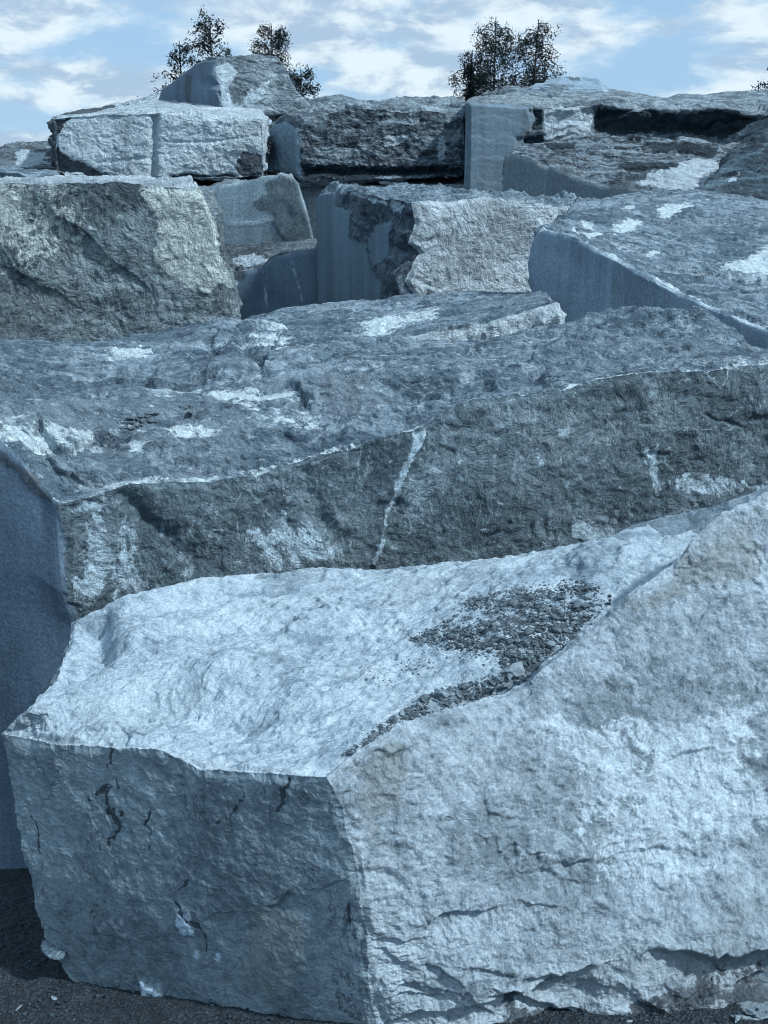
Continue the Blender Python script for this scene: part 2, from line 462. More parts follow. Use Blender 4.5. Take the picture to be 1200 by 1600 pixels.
    if cracks:
        cn = t.noise(t.mapping(cw, (1, 1, .55), (.3, .5, .2)), 5.5 * sc, 8, .66, .9)
        cm2 = t.rng(t.math('ABSOLUTE', t.math('SUBTRACT', cn, .5), 0), .0, .022, 1, 0)
        cm2 = t.math('MULTIPLY', cm2, t.rng(t.noise(co, 3.1 * sc, 6, .65), .5, .6))
        c = t.mix(t.math('MULTIPLY', cm2, cracks), c, darkc)
    if veins:
        vn = t.noise(t.mapping(co, (1, 1, .6), (.4, .3, .2)), 2.1 * sc, 5, .55, 1.6)
        vm = t.rng(t.math('ABSOLUTE', t.math('SUBTRACT', vn, .5), 0), .0, .012, 1, 0)
        vm = t.math('MULTIPLY', vm, t.rng(t.noise(co, 5 * sc, 3), .45, .62))
        c = t.mix(t.math('MULTIPLY', vm, veins), c, palec)
    # mineral grain
    sp = t.noise(co, 190 * sc, 3, .75)
    g = t.rng(sp, .32, .68, 1 - .6 * speck, 1 + .6 * speck)
    c = t.mix(1., c, g, 'MULTIPLY')
    t.l(c, t.b.inputs['Base Color'])
    t.b.inputs['Specular IOR Level'].default_value = .35
    t.l(t.rng(fine, .3, .7, rough + .08, rough - .14), t.b.inputs['Roughness'])
    vo = t.n('ShaderNodeTexVoronoi'); vo.inputs['Scale'].default_value = 16 * sc; vo.inputs['Detail'].default_value = 4; vo.inputs['Roughness'].default_value = .62
    t.l(cw2, vo.inputs['Vector'])
    h = t.math('ADD', t.math('MULTIPLY', t.math('ADD', t.noise(cw, 15 * sc, 11, .68, .3), t.math('MULTIPLY', vo.outputs['Distance'], -.5)), 1.0 * relief_mid), t.math('MULTIPLY', t.noise(co, 70 * sc, 7, .74), .34))
    if smoothc: h = t.math('MULTIPLY', h, t.rng(t.attr('smooth'), .3, .7, 1., .08))
    b = t.n('ShaderNodeBump'); b.inputs['Strength'].default_value = bump; b.inputs['Distance'].default_value = .034 / sc
    t.l(h, b.inputs['Height']); t.l(b.outputs[0], t.b.inputs['Normal'])
    return t.m

def sawn(name, col, light, rot=(0, 0, 0), sc=1., streak=.38, darkc=(.05, .065, .08), palec=(.36, .42, .47), rough=.62):
    col, light, darkc, palec = [tuple(x * 1.22 * k for x, k in zip(c, TINT)) for c in (col, light, darkc, palec)]
    t = NT(name)
    co = t.n('ShaderNodeTexCoord').outputs['Object']
    a = t.noise(t.mapping(co, (8, 8, .35), rot), 1.6 * sc, 8, .68, .6)
    h = t.noise(t.mapping(co, (.6, .6, 26), rot), 2.2 * sc, 4, .6)
    b = t.noise(co, 2.6 * sc, 7, .6, .5)
    f = t.math('ADD', t.math('MULTIPLY', a, streak), t.math('MULTIPLY', b, 1 - streak))
    f = t.math('ADD', t.math('MULTIPLY', f, .93), t.math('MULTIPLY', h, .07))
    c = t.ramp(f, [(.40, tuple(x * .70 for x in col)), (.5, col), (.61, light)])
    fine = t.noise(co, 70 * sc, 5, .7)
    bb = t.noise(co, 10 * sc, 8, .7, .5)
    for at_, cc, k in (('pale', palec, .85), ('dark', darkc, .92), ('tan', (.17, .20, .215), .85)):
        m = t.math('ADD', t.attr(at_), t.math('MULTIPLY', t.math('SUBTRACT', bb, .5), 1.0))
        m = t.math('MULTIPLY', t.math('MULTIPLY', t.rng(m, .42, .6), k), t.rng(t.attr(at_), .01, .12))
        c = t.mix(m, c, t.mix(t.rng(fine, .3, .7), tuple(x * .7 for x in cc), tuple(x * 1.3 for x in cc)))
    ln = t.rng(t.noise(t.mapping(co, (26, 26, .22), rot), 1.5 * sc, 6, .7, .2), .60, .72)
    c = t.mix(t.math('MULTIPLY', ln, .22), c, palec)
    pit = t.rng(t.noise(co, 55 * sc, 3, .6), .66, .72)
    c = t.mix(t.math('MULTIPLY', pit, .55), c, darkc)
    c = t.mix(1., c, t.rng(t.noise(co, 120 * sc, 4, .8), .32, .68, .70, 1.30), 'MULTIPLY')
    t.l(c, t.b.inputs['Base Color']); t.b.inputs['Specular IOR Level'].default_value = .4
    t.l(t.rng(fine, .3, .7, rough - .1, rough + .12), t.b.inputs['Roughness'])
    bp = t.n('ShaderNodeBump'); bp.inputs['Strength'].default_value = .4; bp.inputs['Distance'].default_value = .006 / sc
    hh = t.math('ADD', t.math('MULTIPLY', h, .22), t.noise(co, 90 * sc, 5, .7))
    t.l(hh, bp.inputs['Height']); t.l(bp.outputs[0], t.b.inputs['Normal'])
    return t.m

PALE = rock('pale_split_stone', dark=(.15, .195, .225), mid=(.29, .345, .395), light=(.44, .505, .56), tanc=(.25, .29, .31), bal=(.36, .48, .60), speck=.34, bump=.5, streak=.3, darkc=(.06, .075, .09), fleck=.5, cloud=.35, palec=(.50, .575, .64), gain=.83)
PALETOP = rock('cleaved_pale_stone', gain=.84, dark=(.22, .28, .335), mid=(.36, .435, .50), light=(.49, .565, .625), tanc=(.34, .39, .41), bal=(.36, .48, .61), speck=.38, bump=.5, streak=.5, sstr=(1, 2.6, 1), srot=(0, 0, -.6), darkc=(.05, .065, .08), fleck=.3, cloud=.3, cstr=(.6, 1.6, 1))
SHADE = rock('shaded_broken_stone', gain=1.42, dark=(.08, .108, .13), mid=(.14, .178, .205), light=(.195, .238, .27), palec=(.33, .41, .49), tanc=(.145, .17, .182), bal=(.36, .5, .64), speck=.28, bump=.42, streak=.3, srot=(0, 1.2, 0), fleck=.12, darkc=(.03, .04, .05), cracks=.8)  # pale block's shaded front: same rock, shade put into a darker colour
DARKFACE = rock('dark_speckled_stone', (.044, .066, .082), (.086, .12, .142), (.17, .21, .235), palec=(.33, .405, .455), tanc=(.092, .12, .134), bal=(.37, .52, .68), speck=.55, bump=.7, streak=.35, sstr=(1, 1.7, 1.3), srot=(.9, .4, .2), veins=.6, lines=.5, lcut=.48, fleck=.55, cloud=.38, cstr=(1.3, 1.3, .6))
BLUETOP = rock('blue_schist', gain=1.0, dark=(.05, .085, .118), mid=(.115, .166, .208), light=(.26, .325, .38), palec=(.60, .68, .74), tanc=(.175, .22, .26), bal=(.37, .5, .63), speck=.36, bump=.85, streak=.55, sstr=(.8, 3.4, 2), srot=(0, 0, .12), veins=.3, lines=.5, lcut=.5, fleck=.4, cloud=.6, cstr=(.5, 1.6, 1))
TANROCK = rock('weathered_rough_stone', (.075, .104, .12), (.15, .194, .217), (.275, .333, .365), palec=(.58, .645, .66), tanc=(.165, .185, .19), bal=(.38, .5, .62), sc=.6, speck=.5, bump=1., streak=.4, srot=(0, .6, .4), fleck=.4, cloud=.22, lines=.25)
DARKROCK = rock('dark_layered_stone', (.038, .05, .062), (.085, .11, .13), (.20, .24, .265), palec=(.40, .46, .51), tanc=(.11, .13, .14), bal=(.38, .53, .68), sc=.6, speck=.35, bump=.9, streak=.6, sstr=(1, 1, 4.5), srot=(.1, .25, 0), fleck=.4, veins=.45, lines=.45, cloud=.3, cstr=(.7, .7, 2.5))
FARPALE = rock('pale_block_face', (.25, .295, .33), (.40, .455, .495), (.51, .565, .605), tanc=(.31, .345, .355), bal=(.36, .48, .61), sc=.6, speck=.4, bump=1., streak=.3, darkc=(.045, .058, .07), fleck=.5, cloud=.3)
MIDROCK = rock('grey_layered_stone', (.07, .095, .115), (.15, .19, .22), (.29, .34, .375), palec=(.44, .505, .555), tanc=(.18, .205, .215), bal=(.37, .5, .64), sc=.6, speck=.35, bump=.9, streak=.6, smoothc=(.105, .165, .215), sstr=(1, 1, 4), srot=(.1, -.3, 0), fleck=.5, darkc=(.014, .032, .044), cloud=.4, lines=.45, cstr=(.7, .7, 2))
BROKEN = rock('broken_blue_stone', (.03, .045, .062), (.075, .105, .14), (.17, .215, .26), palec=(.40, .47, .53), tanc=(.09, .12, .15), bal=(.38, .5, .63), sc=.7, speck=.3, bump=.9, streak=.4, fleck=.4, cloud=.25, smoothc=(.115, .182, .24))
SLATE = rock('dark_slate_stone', (.015, .03, .042), (.038, .068, .092), (.10, .155, .19), palec=(.40, .46, .51), tanc=(.042, .072, .09), bal=(.40, .52, .66), sc=.6, speck=.3, bump=.9, streak=.7, sstr=(.5, 2.6, 3.5), srot=(.1, .5, .3), fleck=.3, lines=.35, cloud=.15)
LEDGE = rock('slaty_ledge_stone', (.03, .043, .055), (.10, .135, .165), (.23, .28, .32), palec=(.46, .52, .57), tanc=(.11, .14, .16), bal=(.42, .51, .62), sc=.6, speck=.3, bump=1., streak=.75, sstr=(.35, 3.2, 5), srot=(.1, .05, .12), fleck=.4, lines=.45, cloud=.3, cstr=(.4, 2.2, 2), darkc=(.008, .022, .034))
SAWN = sawn('sawn_blue_stone', (.155, .207, .262), (.21, .262, .318))
SAWNL = sawn('sawn_grey_stone', (.165, .22, .27), (.225, .285, .335), sc=.7)
SAWNP = sawn('sawn_pale_stone', (.235, .29, .325), (.31, .365, .40), sc=.6, darkc=(.10, .125, .14))
SAWNG = sawn('sawn_green_grey_stone', (.10, .13, .15), (.14, .17, .185), sc=.6, rot=(.2, 1.2, 0))
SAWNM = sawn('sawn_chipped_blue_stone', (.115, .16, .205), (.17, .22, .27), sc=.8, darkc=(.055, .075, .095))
SAWND = sawn('sawn_dark_blue_stone', (.086, .126, .172), (.12, .165, .212))

# ------------------------------------------------------------------ ground
def ground_z(x, y):
    z = .125 * np.clip(x, -1.3, 0) + .0 * np.clip(x, 0, 1.2) - .17 * (np.clip(y, 1.0, 3.2) - 2)
    far = sstep(3.2, 7, np.hypot(x, y))
    return z * (1 - far) + -.36 * far

def build_ground():
    # one sheet: fine near the camera, coarse to the horizon
    def axis(lo, hi, c0, c1, n):
        near = np.linspace(c0, c1, n)
        g = [c1]; st = (c1 - c0) / n
        while g[-1] < hi: st *= 1.25; g.append(g[-1] + st)
        h = [c0]; st = (c1 - c0) / n
        while h[-1] > lo: st *= 1.25; h.append(h[-1] - st)
        return np.array(sorted(set(h[1:]) | set(near) | set(g[1:])))
    X = axis(-900, 900, -1.3, 1.3, 300); Y = axis(-300, 2500, 1.4, 3.0, 220)
    x, y = np.meshgrid(X, Y)
    x = x.ravel(); y = y.ravel()
    p = np.stack([x, y, 0 * x], 1)
    near = sstep(8, 3, np.hypot(x, y))
    z = ground_z(x, y) + near * (.012 * fbm(p * 6, 4, .55, 3) + .0035 * chips(p * 45, 2, .9) + .003 * fbm(p * 110, 3, .6, 5))
    V = np.stack([x, y, z], 1)
    nx, ny = len(X), len(Y); i = np.arange(nx * ny).reshape(ny, nx)
    Q = np.stack([i[:-1, :-1], i[:-1, 1:], i[1:, 1:], i[1:, :-1]], -1).reshape(-1, 4)
    t = NT('dark_gravel_ground')
    co = t.n('ShaderNodeTexCoord').outputs['Object']
    v = t.n('ShaderNodeTexVoronoi'); v.inputs['Scale'].default_value = 170; t.l(co, v.inputs['Vector'])
    sep = t.n('ShaderNodeSeparateColor'); t.l(v.outputs['Color'], sep.inputs[0])
    f = t.math('ADD', t.math('MULTIPLY', sep.outputs[0], .5), t.math('MULTIPLY', t.noise(co, 9, 8, .65), .5))
    c = t.ramp(f, [(.25, (.003, .009, .014)), (.55, (.010, .025, .037)), (.85, (.05, .08, .10))])
    t.l(c, t.b.inputs['Base Color']); t.b.inputs['Roughness'].default_value = .95
    b = t.n('ShaderNodeBump'); b.inputs['Strength'].default_value = .8; b.inputs['Distance'].default_value = .01
    t.l(t.math('ADD', v.outputs['Distance'], t.noise(co, 60, 6, .7)), b.inputs['Height']); t.l(b.outputs[0], t.b.inputs['Normal'])
    o = make_mesh('ground', V, Q, [t.m]); tag(o, kind='structure')
    return o
build_ground()

def drop(p, z, dx=0., dy=0.):
    return np.array([p[0] + dx, p[1] + dy, z])
def vplane(a, b):
    """upright plane through two points"""
    d = np.array([b[0] - a[0], b[1] - a[1], 0]); n = np.array([d[1], -d[0], 0]); return (np.asarray(a, float), n / np.linalg.norm(n))

# ------------------------------------------------------------------ foreground block
Bb = at(588, 1612, 1.99); Bt = at(510, 1212, 2.06)
Ab = at_z(112, 1532, -.15)
pf = plane3(Ab, Bb, Bt)
At = on_plane([(2, 1146)], pf)[0]
crest = [(510, 1212), (545, 1182), (575, 1160), (620, 1132), (660, 1118), (700, 1106), (770, 1086), (830, 1062), (848, 1036), (890, 1002), (930, 970),
         (962, 944), (1000, 915), (1050, 880), (1085, 838), (1130, 800), (1200, 764), (1340, 700)]
crest3 = np.array([at(x, y, 2.06 + (x - 510) / 690 * .72) for x, y in crest]); crest3[0] = Bt
Ct = crest3[-1]
backl = [(112, 972), (200, 935), (260, 914), (330, 900), (420, 893), (510, 885), (560, 889), (600, 888), (700, 879), (800, 868), (880, 855), (950, 840), (975, 826), (1000, 816), (1060, 803), (1130, 786), (1200, 758), (1340, 700)]
bY = np.interp([b[0] for b in backl], [112, 600, 950, 1200, 1340], [2.82, 3.10, 3.12, 2.98, Ct[1]])
back3 = np.array([at(x, y, Y) for (x, y), Y in zip(backl, bY)]); back3[-1] = Ct
Dt = back3[0]
Cb = at_z(1345, 1588, .0); Db = np.array([-.74, 2.78, -.22]); 
front_top = on_plane([(2, 1146), (60, 1156), (120, 1165), (200, 1168), (250, 1170), (280, 1182), (310, 1200), (360, 1205), (440, 1210), (480, 1212), (510, 1212)], pf); front_top[0] = At; front_top[-1] = Bt
left_v = on_plane([(112, 1532), (85, 1500), (66, 1462), (50, 1400), (38, 1340), (22, 1260), (10, 1190), (2, 1146)], pf)
mid_v = np.array([Bb, at(575, 1530, 1.98), at(572, 1470, 1.985), at(562, 1400, 2.0), at(548, 1320, 2.03), at(530, 1255, 2.05), Bt])
bfl = on_plane([(112, 1532), (180, 1562), (260, 1584), (320, 1592), (430, 1606), (588, 1612)], pf); bfl[0] = Ab; bfl[-1] = Bb
brl = np.array([Bb] + [at_z(x, y, -.01) for x, y in [(700, 1636), (850, 1622), (970, 1606), (1090, 1604), (1200, 1597)]] + [Cb])
left_top = np.array([At, at(40, 1105, 2.42), at(88, 1062, 2.58), at(100, 1020, 2.7), at(108, 990, 2.78), Dt])
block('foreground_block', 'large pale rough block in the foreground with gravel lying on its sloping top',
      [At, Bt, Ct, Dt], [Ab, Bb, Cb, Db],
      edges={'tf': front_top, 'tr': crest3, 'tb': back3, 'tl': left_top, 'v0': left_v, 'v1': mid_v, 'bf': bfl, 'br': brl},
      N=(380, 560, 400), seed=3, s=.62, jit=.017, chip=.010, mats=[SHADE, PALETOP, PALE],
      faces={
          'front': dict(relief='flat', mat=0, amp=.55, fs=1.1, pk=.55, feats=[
              ('crack', [(150, 1230), (180, 1300), (172, 1330)], .008, .010), ('crack', [(430, 1220), (445, 1250), (440, 1275)], .006, .008), ('crack', [(285, 1400), (320, 1460), (332, 1500)], .008, .010), ('ledge', [(390, 1420), (440, 1408), (470, 1396)], .08, .008, (420, 1440)), ('ledge', [(120, 1455), (180, 1462), (240, 1480)], .08, .010, (180, 1490))],
              patches=[('~dark', [(145, 1242), (170, 1226), (176, 1275), (172, 1316)], .03, 12, .010, 1, -.003), ('~dark', [(220, 1235), (232, 1252), (216, 1285), (230, 1315), (222, 1328)], .03, 12, .009, 1, -.004),
                       ('~dark', [(447, 1214), (446, 1250), (420, 1266)], .02, 12, .009, 1, -.003), ('~dark', [(388, 1240), (370, 1285), (345, 1290)], .02, 12, .005, 1, -.002),
                       ('~dark', [(50, 1270), (57, 1332)], .02, 12, .005, 1, 0), ('~dark', [(300, 1375), (280, 1390)], .02, 12, .006, 1, 0), ('~dark', [(285, 1410), (320, 1460), (328, 1490)], .02, 12, .007, 1, -.003),
                       ('~dark', [(540, 1420), (546, 1448)], .02, 12, .008, 1, -.003), ('~dark', [(420, 1410), (462, 1394)], .02, 12, .004, 1, 0), ('~dark', [(170, 1180), (185, 1220)], .03, 12, .006, 1, 0), ('~dark', [(200, 1340), (210, 1365)], .03, 12, .005, 1, 0),
                       ('~pale', [(470, 1372), (500, 1376), (525, 1362)], .02, 20, .003, 1, 0), ('~pale', [(108, 1285), (120, 1300)], .02, 20, .006, 1, 0),
                       ('pale', [(270, 1420), (300, 1425), (302, 1460), (280, 1462)], .02, 30, .01, .5, .004),
                       ('pale', [(300, 1485), (345, 1490), (350, 1505), (305, 1505)], .03, 40, .01, 1., 0),
                       ('pale', [(217, 1530), (250, 1545), (260, 1575), (225, 1570)], .02, 20, .01, .6, .012),
                       ('tan', [(395, 1420), (470, 1430), (460, 1560), (380, 1540)], .06, 12, .03, .6, .004)]),
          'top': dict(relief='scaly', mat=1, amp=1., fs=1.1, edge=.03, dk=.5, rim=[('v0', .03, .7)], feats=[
              ('groove', [(520, 1215), (600, 1150), (700, 1098), (775, 1062), (840, 1010), (910, 962), (985, 900)], .06, .075),
              ('groove', [(948, 918), (990, 872), (1042, 828), (1100, 796)], .16, .10), ('bump', (985, 840), .16, .03),
              ('bump', (350, 1052), .13, .032), ('bump', (460, 1072), .20, .025), ('groove', [(225, 1105), (290, 1105), (380, 1130)], .06, .04),
              ('groove', [(330, 1048), (400, 1006), (440, 985)], .012, .007), ('crack', [(490, 1090), (560, 1050), (615, 1020)], .006, .010),
              ('bump', (230, 985), .2, .04), ('groove', [(150, 985), (160, 1030), (110, 1060)], .035, .04), ('step', [(330, 1046), (405, 1003), (470, 975)], .05, .014), ('bump', (960, 850), .12, .02),
              ('groove', [(420, 900), (470, 908), (600, 895)], .012, .006)],
              patches=[('~dark', [(520, 1200), (560, 1175), (600, 1150)], .03, 12, .010, 1, 0), ('dark', [(735, 940), (830, 918), (900, 906), (955, 936), (930, 960), (875, 1000), (838, 1032), (790, 1046), (770, 1022), (700, 1010), (660, 1000), (700, 970)], .10, 9, .10, 1, 0), ('dark', [(690, 1080), (760, 1056), (815, 1046), (770, 1082), (690, 1104), (640, 1126), (570, 1166), (600, 1134)], .05, 12, .05, 1, 0), ('~dark', [(400, 1006), (420, 1000)], .01, 12, .004, 1, 0), ('~dark', [(555, 1062), (610, 1026)], .01, 12, .004, 1, 0)]),
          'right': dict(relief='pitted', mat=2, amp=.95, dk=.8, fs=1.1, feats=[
              ('ledge', [(975, 1498), (1010, 1488), (1040, 1483), (1075, 1492), (1115, 1502), (1160, 1490), (1215, 1486), (1300, 1490)], .30, .085, (1100, 1540)), ('ledge', [(1120, 1550), (1200, 1520), (1280, 1510)], .06, .03, (1200, 1560)),
              ('ledge', [(650, 1500), (690, 1508), (722, 1540)], .04, .025, (680, 1530)), ('ledge', [(735, 1548), (770, 1546), (800, 1540), (835, 1560), (880, 1580), (940, 1592)], .10, .035, (800, 1590)), ('ledge', [(595, 1545), (650, 1530), (720, 1562)], .04, .025, (660, 1560)),
              ('ledge', [(625, 1442), (690, 1418), (790, 1412)], .05, .022, (720, 1440)), ('ledge', [(800, 1440), (806, 1480), (815, 1522)], .05, .016, (830, 1490)), ('ledge', [(805, 1515), (860, 1520), (900, 1530)], .05, .025, (860, 1540)),
              ('ledge', [(850, 1338), (880, 1346), (920, 1334)], .035, .018, (885, 1360)), ('ledge', [(980, 1332), (1020, 1316), (1050, 1322)], .04, .016, (1020, 1345)), ('ledge', [(820, 1366), (850, 1360), (875, 1368)], .03, .014, (850, 1380)),
              ('ledge', [(560, 1470), (600, 1464), (628, 1460)], .03, .014, (600, 1485)), ('ledge', [(720, 1276), (760, 1268), (815, 1276)], .03, .010, (760, 1290)), ('ledge', [(1000, 1200), (1060, 1180), (1130, 1170)], .05, .014, (1060, 1210)),
              ('bump', (1080, 1465), .18, .035), ('bump', (720, 1500), .2, .02),
              ('bump', (1000, 1250), .5, .03), ('bump', (760, 1280), .4, .02),
              ('groove', [(555, 1365), (600, 1362), (620, 1380)], .01, .010)],
              patches=[('dark', [(800, 1555), (850, 1575), (900, 1590), (960, 1595), (1010, 1540), (1060, 1530), (1200, 1510), (1330, 1510), (1330, 1640), (800, 1640)], .10, 9, .05, 1, 0),  # undercut's deep shadow painted dark onto the face below the ledge lips
                       ('tan', [(1090, 830), (1200, 780), (1200, 900), (1100, 930), (1020, 970), (960, 960)], .12, 6, .06, 1, 0),
                       ('tan', [(540, 1190), (640, 1150), (640, 1230), (580, 1290)], .10, 8, .05, 1, 0),
                       ('pale', [(870, 1150), (1200, 1080), (1200, 1330), (950, 1380)], .25, 5, .15, 1, 0)]),
          'left': dict(relief='split', mat=0)},
      keep=('top',), group='blocks in the two nearest rows')

# ------------------------------------------------------------------ second block, dark front face
Q0 = np.array([-.845, 3.0, 0]); Q1 = np.array([1.35, 3.60, 0])
p2f = vplane(Q0, Q1); L0 = np.array([-1.75, 3.18, 0]); p2l = vplane(L0, Q0)
ftl = [(90, 786), (150, 771), (200, 756), (260, 750), (330, 751), (400, 741), (470, 716), (540, 696), (600, 681), (650, 669), (690, 646), (740, 623), (800, 613), (880, 603), (950, 590), (1000, 581), (1080, 579), (1150, 572), (1200, 565), (1420, 540)]
ft = on_plane(ftl, p2f)
lt = on_plane([(-170, 640), (0, 690), (30, 712), (60, 752), (90, 786)], p2l)[::-1].copy(); lt[0] = ft[0]
bk = [(-230, 548), (-100, 538), (0, 533), (60, 530), (130, 534), (190, 525), (270, 513), (330, 516), (400, 520), (500, 545), (620, 556), (700, 545), (780, 528), (870, 506), (940, 492), (1000, 485), (1060, 486), (1100, 488), (1130, 512), (1190, 552), (1420, 650)]
bk3 = np.array([at(x, y, 4.5 if x > 0 else 4.4) for x, y in bk])
bk3[0] = at(-230, 548, 4.4)
T2 = [ft[0], ft[-1], bk3[-1], bk3[0]]
lt2 = np.array([ft[0], lt[1], lt[2], lt[3], lt[4]])
# box: left face runs from the front corner to the back-left corner along the sawn plane
Lc = lt[-1]
T2[3] = Lc + np.array([-.15, .9, .12]); bk3[0] = T2[3]
B2 = [drop(ft[0], -.42, .02, .0), drop(ft[-1], -.3), drop(bk3[-1], -.4), drop(Lc, -.42)]
left2 = np.array([ft[0], lt[1], lt[2], lt[3], lt[4], T2[3]])
B2[3] = drop(T2[3], -.42)
bl2 = np.array([B2[0], drop(Lc, -.42), B2[3]])
v0 = np.array([B2[0], on_plane([(122, 985)], p2f)[0], on_plane([(103, 930)], p2f)[0], on_plane([(97, 850)], p2f)[0], ft[0]])
v0[0] = [v0[0][0] + .06, v0[0][1] + .02, -.42]; B2[0] = v0[0]; bl2[0] = v0[0]
block('long_block', 'long block behind the foreground one with dark front face and wavy blue top', T2, B2,
      edges={'tf': ft, 'tb': bk3, 'tl': left2, 'bl': bl2, 'v0': v0}, keep=('top',), N=(620, 300, 260), seed=14, s=.9, jit=.014, chip=.016, fall=.25,
      mats=[DARKFACE, BLUETOP, SAWND], group='blocks in the two nearest rows',
      faces={
          'front': dict(relief='split', mat=0, amp=.55, fs=.8, pstr=(1.4, 1.4, .5), pk=.68, feats=[
              ('step', [(660, 680), (630, 740), (600, 800), (585, 880)], .06, .02), ('crack', [(660, 690), (720, 710), (740, 720)], .01, .015),
              ('groove', [(190, 770), (235, 815), (300, 880)], .03, .02), ('crack', [(1080, 640), (1140, 660), (1200, 690)], .01, .015),
              ('groove', [(480, 740), (490, 800), (530, 850)], .03, .015)],
              patches=[('pale', [(648, 668), (668, 672), (655, 700), (635, 740), (615, 790), (600, 850), (585, 885), (578, 880), (600, 800), (625, 725)], .035, 14, .014, .7, .004),
                       ('pale', [(110, 830), (180, 800), (200, 850), (230, 930), (200, 950), (110, 960)], .22, 8, .12, 1, 0),
                       ('pale', [(400, 830), (480, 820), (530, 870), (500, 890), (420, 890)], .2, 9, .08, 1, 0),
                       ('pale', [(893, 805), (912, 800), (930, 830), (960, 842), (940, 850), (890, 838)], .012, 25, .006, .5, .003),
                       ('pale', [(835, 700), (847, 698), (850, 728), (838, 730)], .006, 30, .005, .5, .003),
                       ('pale', [(868, 668), (888, 665), (888, 684), (870, 684)], .006, 30, .005, .5, .003),
                       ('pale', [(1060, 750), (1150, 740), (1190, 765), (1080, 775)], .08, 14, .03, 1, 0),
                       ('pale', [(1010, 700), (1030, 690), (1035, 770), (1010, 770)], .06, 16, .02, 1, 0),
                       ('pale', [(95, 790), (230, 770), (215, 790), (105, 810)], .08, 12, .03, 1, 0)]),
          'top': dict(relief='wavy', mat=1, amp=.95, fs=1., edge=.05, rim=[('v0', .045, .54)], pstr=(.35, 1.9, 1), pk=.75, feats=[
              ('groove', [(-50, 690), (60, 690), (130, 685), (220, 655), (300, 630)], .04, .03), ('bump', (60, 660), .3, .03),
              ('ledge', [(448, 512), (425, 558), (412, 588), (475, 592)], .25, .035, (380, 560)), ('ledge', [(356, 506), (342, 540), (330, 565)], .3, .03, (270, 550)), ('ledge', [(325, 597), (400, 600), (470, 598), (497, 650)], .10, .03, (420, 630)), ('ledge', [(-10, 668), (60, 664), (105, 690), (160, 668), (245, 655)], .12, .05, (100, 712)), ('ledge', [(560, 610), (640, 600), (720, 590), (800, 575)], .2, .04, (680, 625)), ('ledge', [(60, 590), (160, 575), (260, 560)], .2, .04, (150, 610)), ('groove', [(330, 545), (370, 540), (420, 570)], .03, .03), ('bump', (400, 535), .4, .05),
              ('groove', [(840, 590), (830, 570), (880, 560)], .03, .03), ('step', [(830, 565), (900, 545), (960, 550)], .06, .03)],
              patches=[('pale', [(330, 597), (470, 597), (495, 645), (440, 645), (360, 630), (335, 620)], .20, 7, .09, .45, 0),
                       ('pale', [(0, 672), (60, 668), (110, 665), (190, 660), (170, 690), (100, 695), (0, 690)], .20, 8, .09, .8, 0),
                       ('pale', [(425, 520), (455, 515), (470, 550), (430, 560), (410, 545)], .20, 8, .09, .8, 0),
                       ('pale', [(200, 680), (320, 660), (330, 675), (260, 690), (200, 700)], .12, 8, .04, .8, 0),
                       ('pale', [(215, 625), (260, 600), (240, 640), (220, 650)], .20, 9, .09, .8, 0),
                       ('pale', [(170, 545), (230, 535), (250, 545), (190, 560)], .20, 8, .09, .8, 0),
                       ('tan', [(495, 600), (570, 590), (600, 620), (560, 640), (500, 640)], .20, 8, .09, 1, 0)]),
          'left': dict(relief='sawn', mat=2, patches=[('pale', [(-40, 1358), (48, 1384), (48, 1410), (-40, 1400)], .03, 9, .02, 3, 0), ('dark', [(-10, 690), (95, 780), (96, 800), (60, 775), (30, 740), (-10, 712)], .03, 9, .015, 5, 0)])})

# ------------------------------------------------------------------ slab-topped block behind it
Sf = vplane(at(300, 540, 4.78), at(900, 500, 4.70))
sf = on_plane([(330, 530), (400, 532), (500, 545), (600, 545), (660, 532), (740, 520), (800, 510), (850, 498), (884, 490)], Sf)
sb = np.array([at(x, y, Y) for x, y, Y in [(370, 505, 5.5), (400, 492, 5.5), (450, 478, 5.6), (520, 470, 5.7), (580, 465, 5.7), (640, 458, 5.7), (700, 456, 5.6), (760, 452, 5.5), (820, 455, 5.4), (858, 458, 5.2)]])
st = np.array([sf[-1], at(882, 478, 4.85), sb[-1]])
sfl = sf.copy(); sfl[:, 2] -= 0
# its front lip is a broken pale ledge: raise the front top edge, the face below shows
lip = np.array([at(x, y, 4.80) for x, y in [(330, 528), (420, 525), (520, 530), (600, 535), (640, 522), (700, 510), (760, 500), (820, 484), (870, 470)]])
sb[-1] = at(858, 457, 5.1)
block('slab_block', 'low slab with a broken tan front edge resting behind the long dark block', [lip[0], lip[-1], sb[-1], sb[0]],
      [drop(lip[0], -.4, 0, -.02), drop(lip[-1], -.4, .05, -.05), drop(sb[-1], -.4), drop(sb[0], -.4)],
      edges={'tf': lip, 'tb': sb, 'v1': np.array([drop(lip[-1], -.4, .05, -.05), at(884, 492, 4.72), lip[-1]])},
      N=(260, 120, 120), seed=21, s=.9, jit=.014, chip=.02, mats=[FARPALE, BLUETOP], group='blocks in the middle rows',
      faces={'front': dict(relief='split', mat=0, amp=1.0), 'top': dict(relief='wavy', mat=1, amp=.6, edge=.06, pstr=(.35, 1.9, 1), pk=.7, feats=[
          ('crack', [(600, 495), (640, 497), (680, 495)], .012, .02), ('crack', [(640, 505), (700, 500), (720, 502)], .012, .02)], patches=[
          ('pale', [(560, 500), (640, 485), (700, 490), (620, 520), (560, 525)], .2, 7, .12, 1, 0)]),
          'right': dict(relief='split', mat=0)})

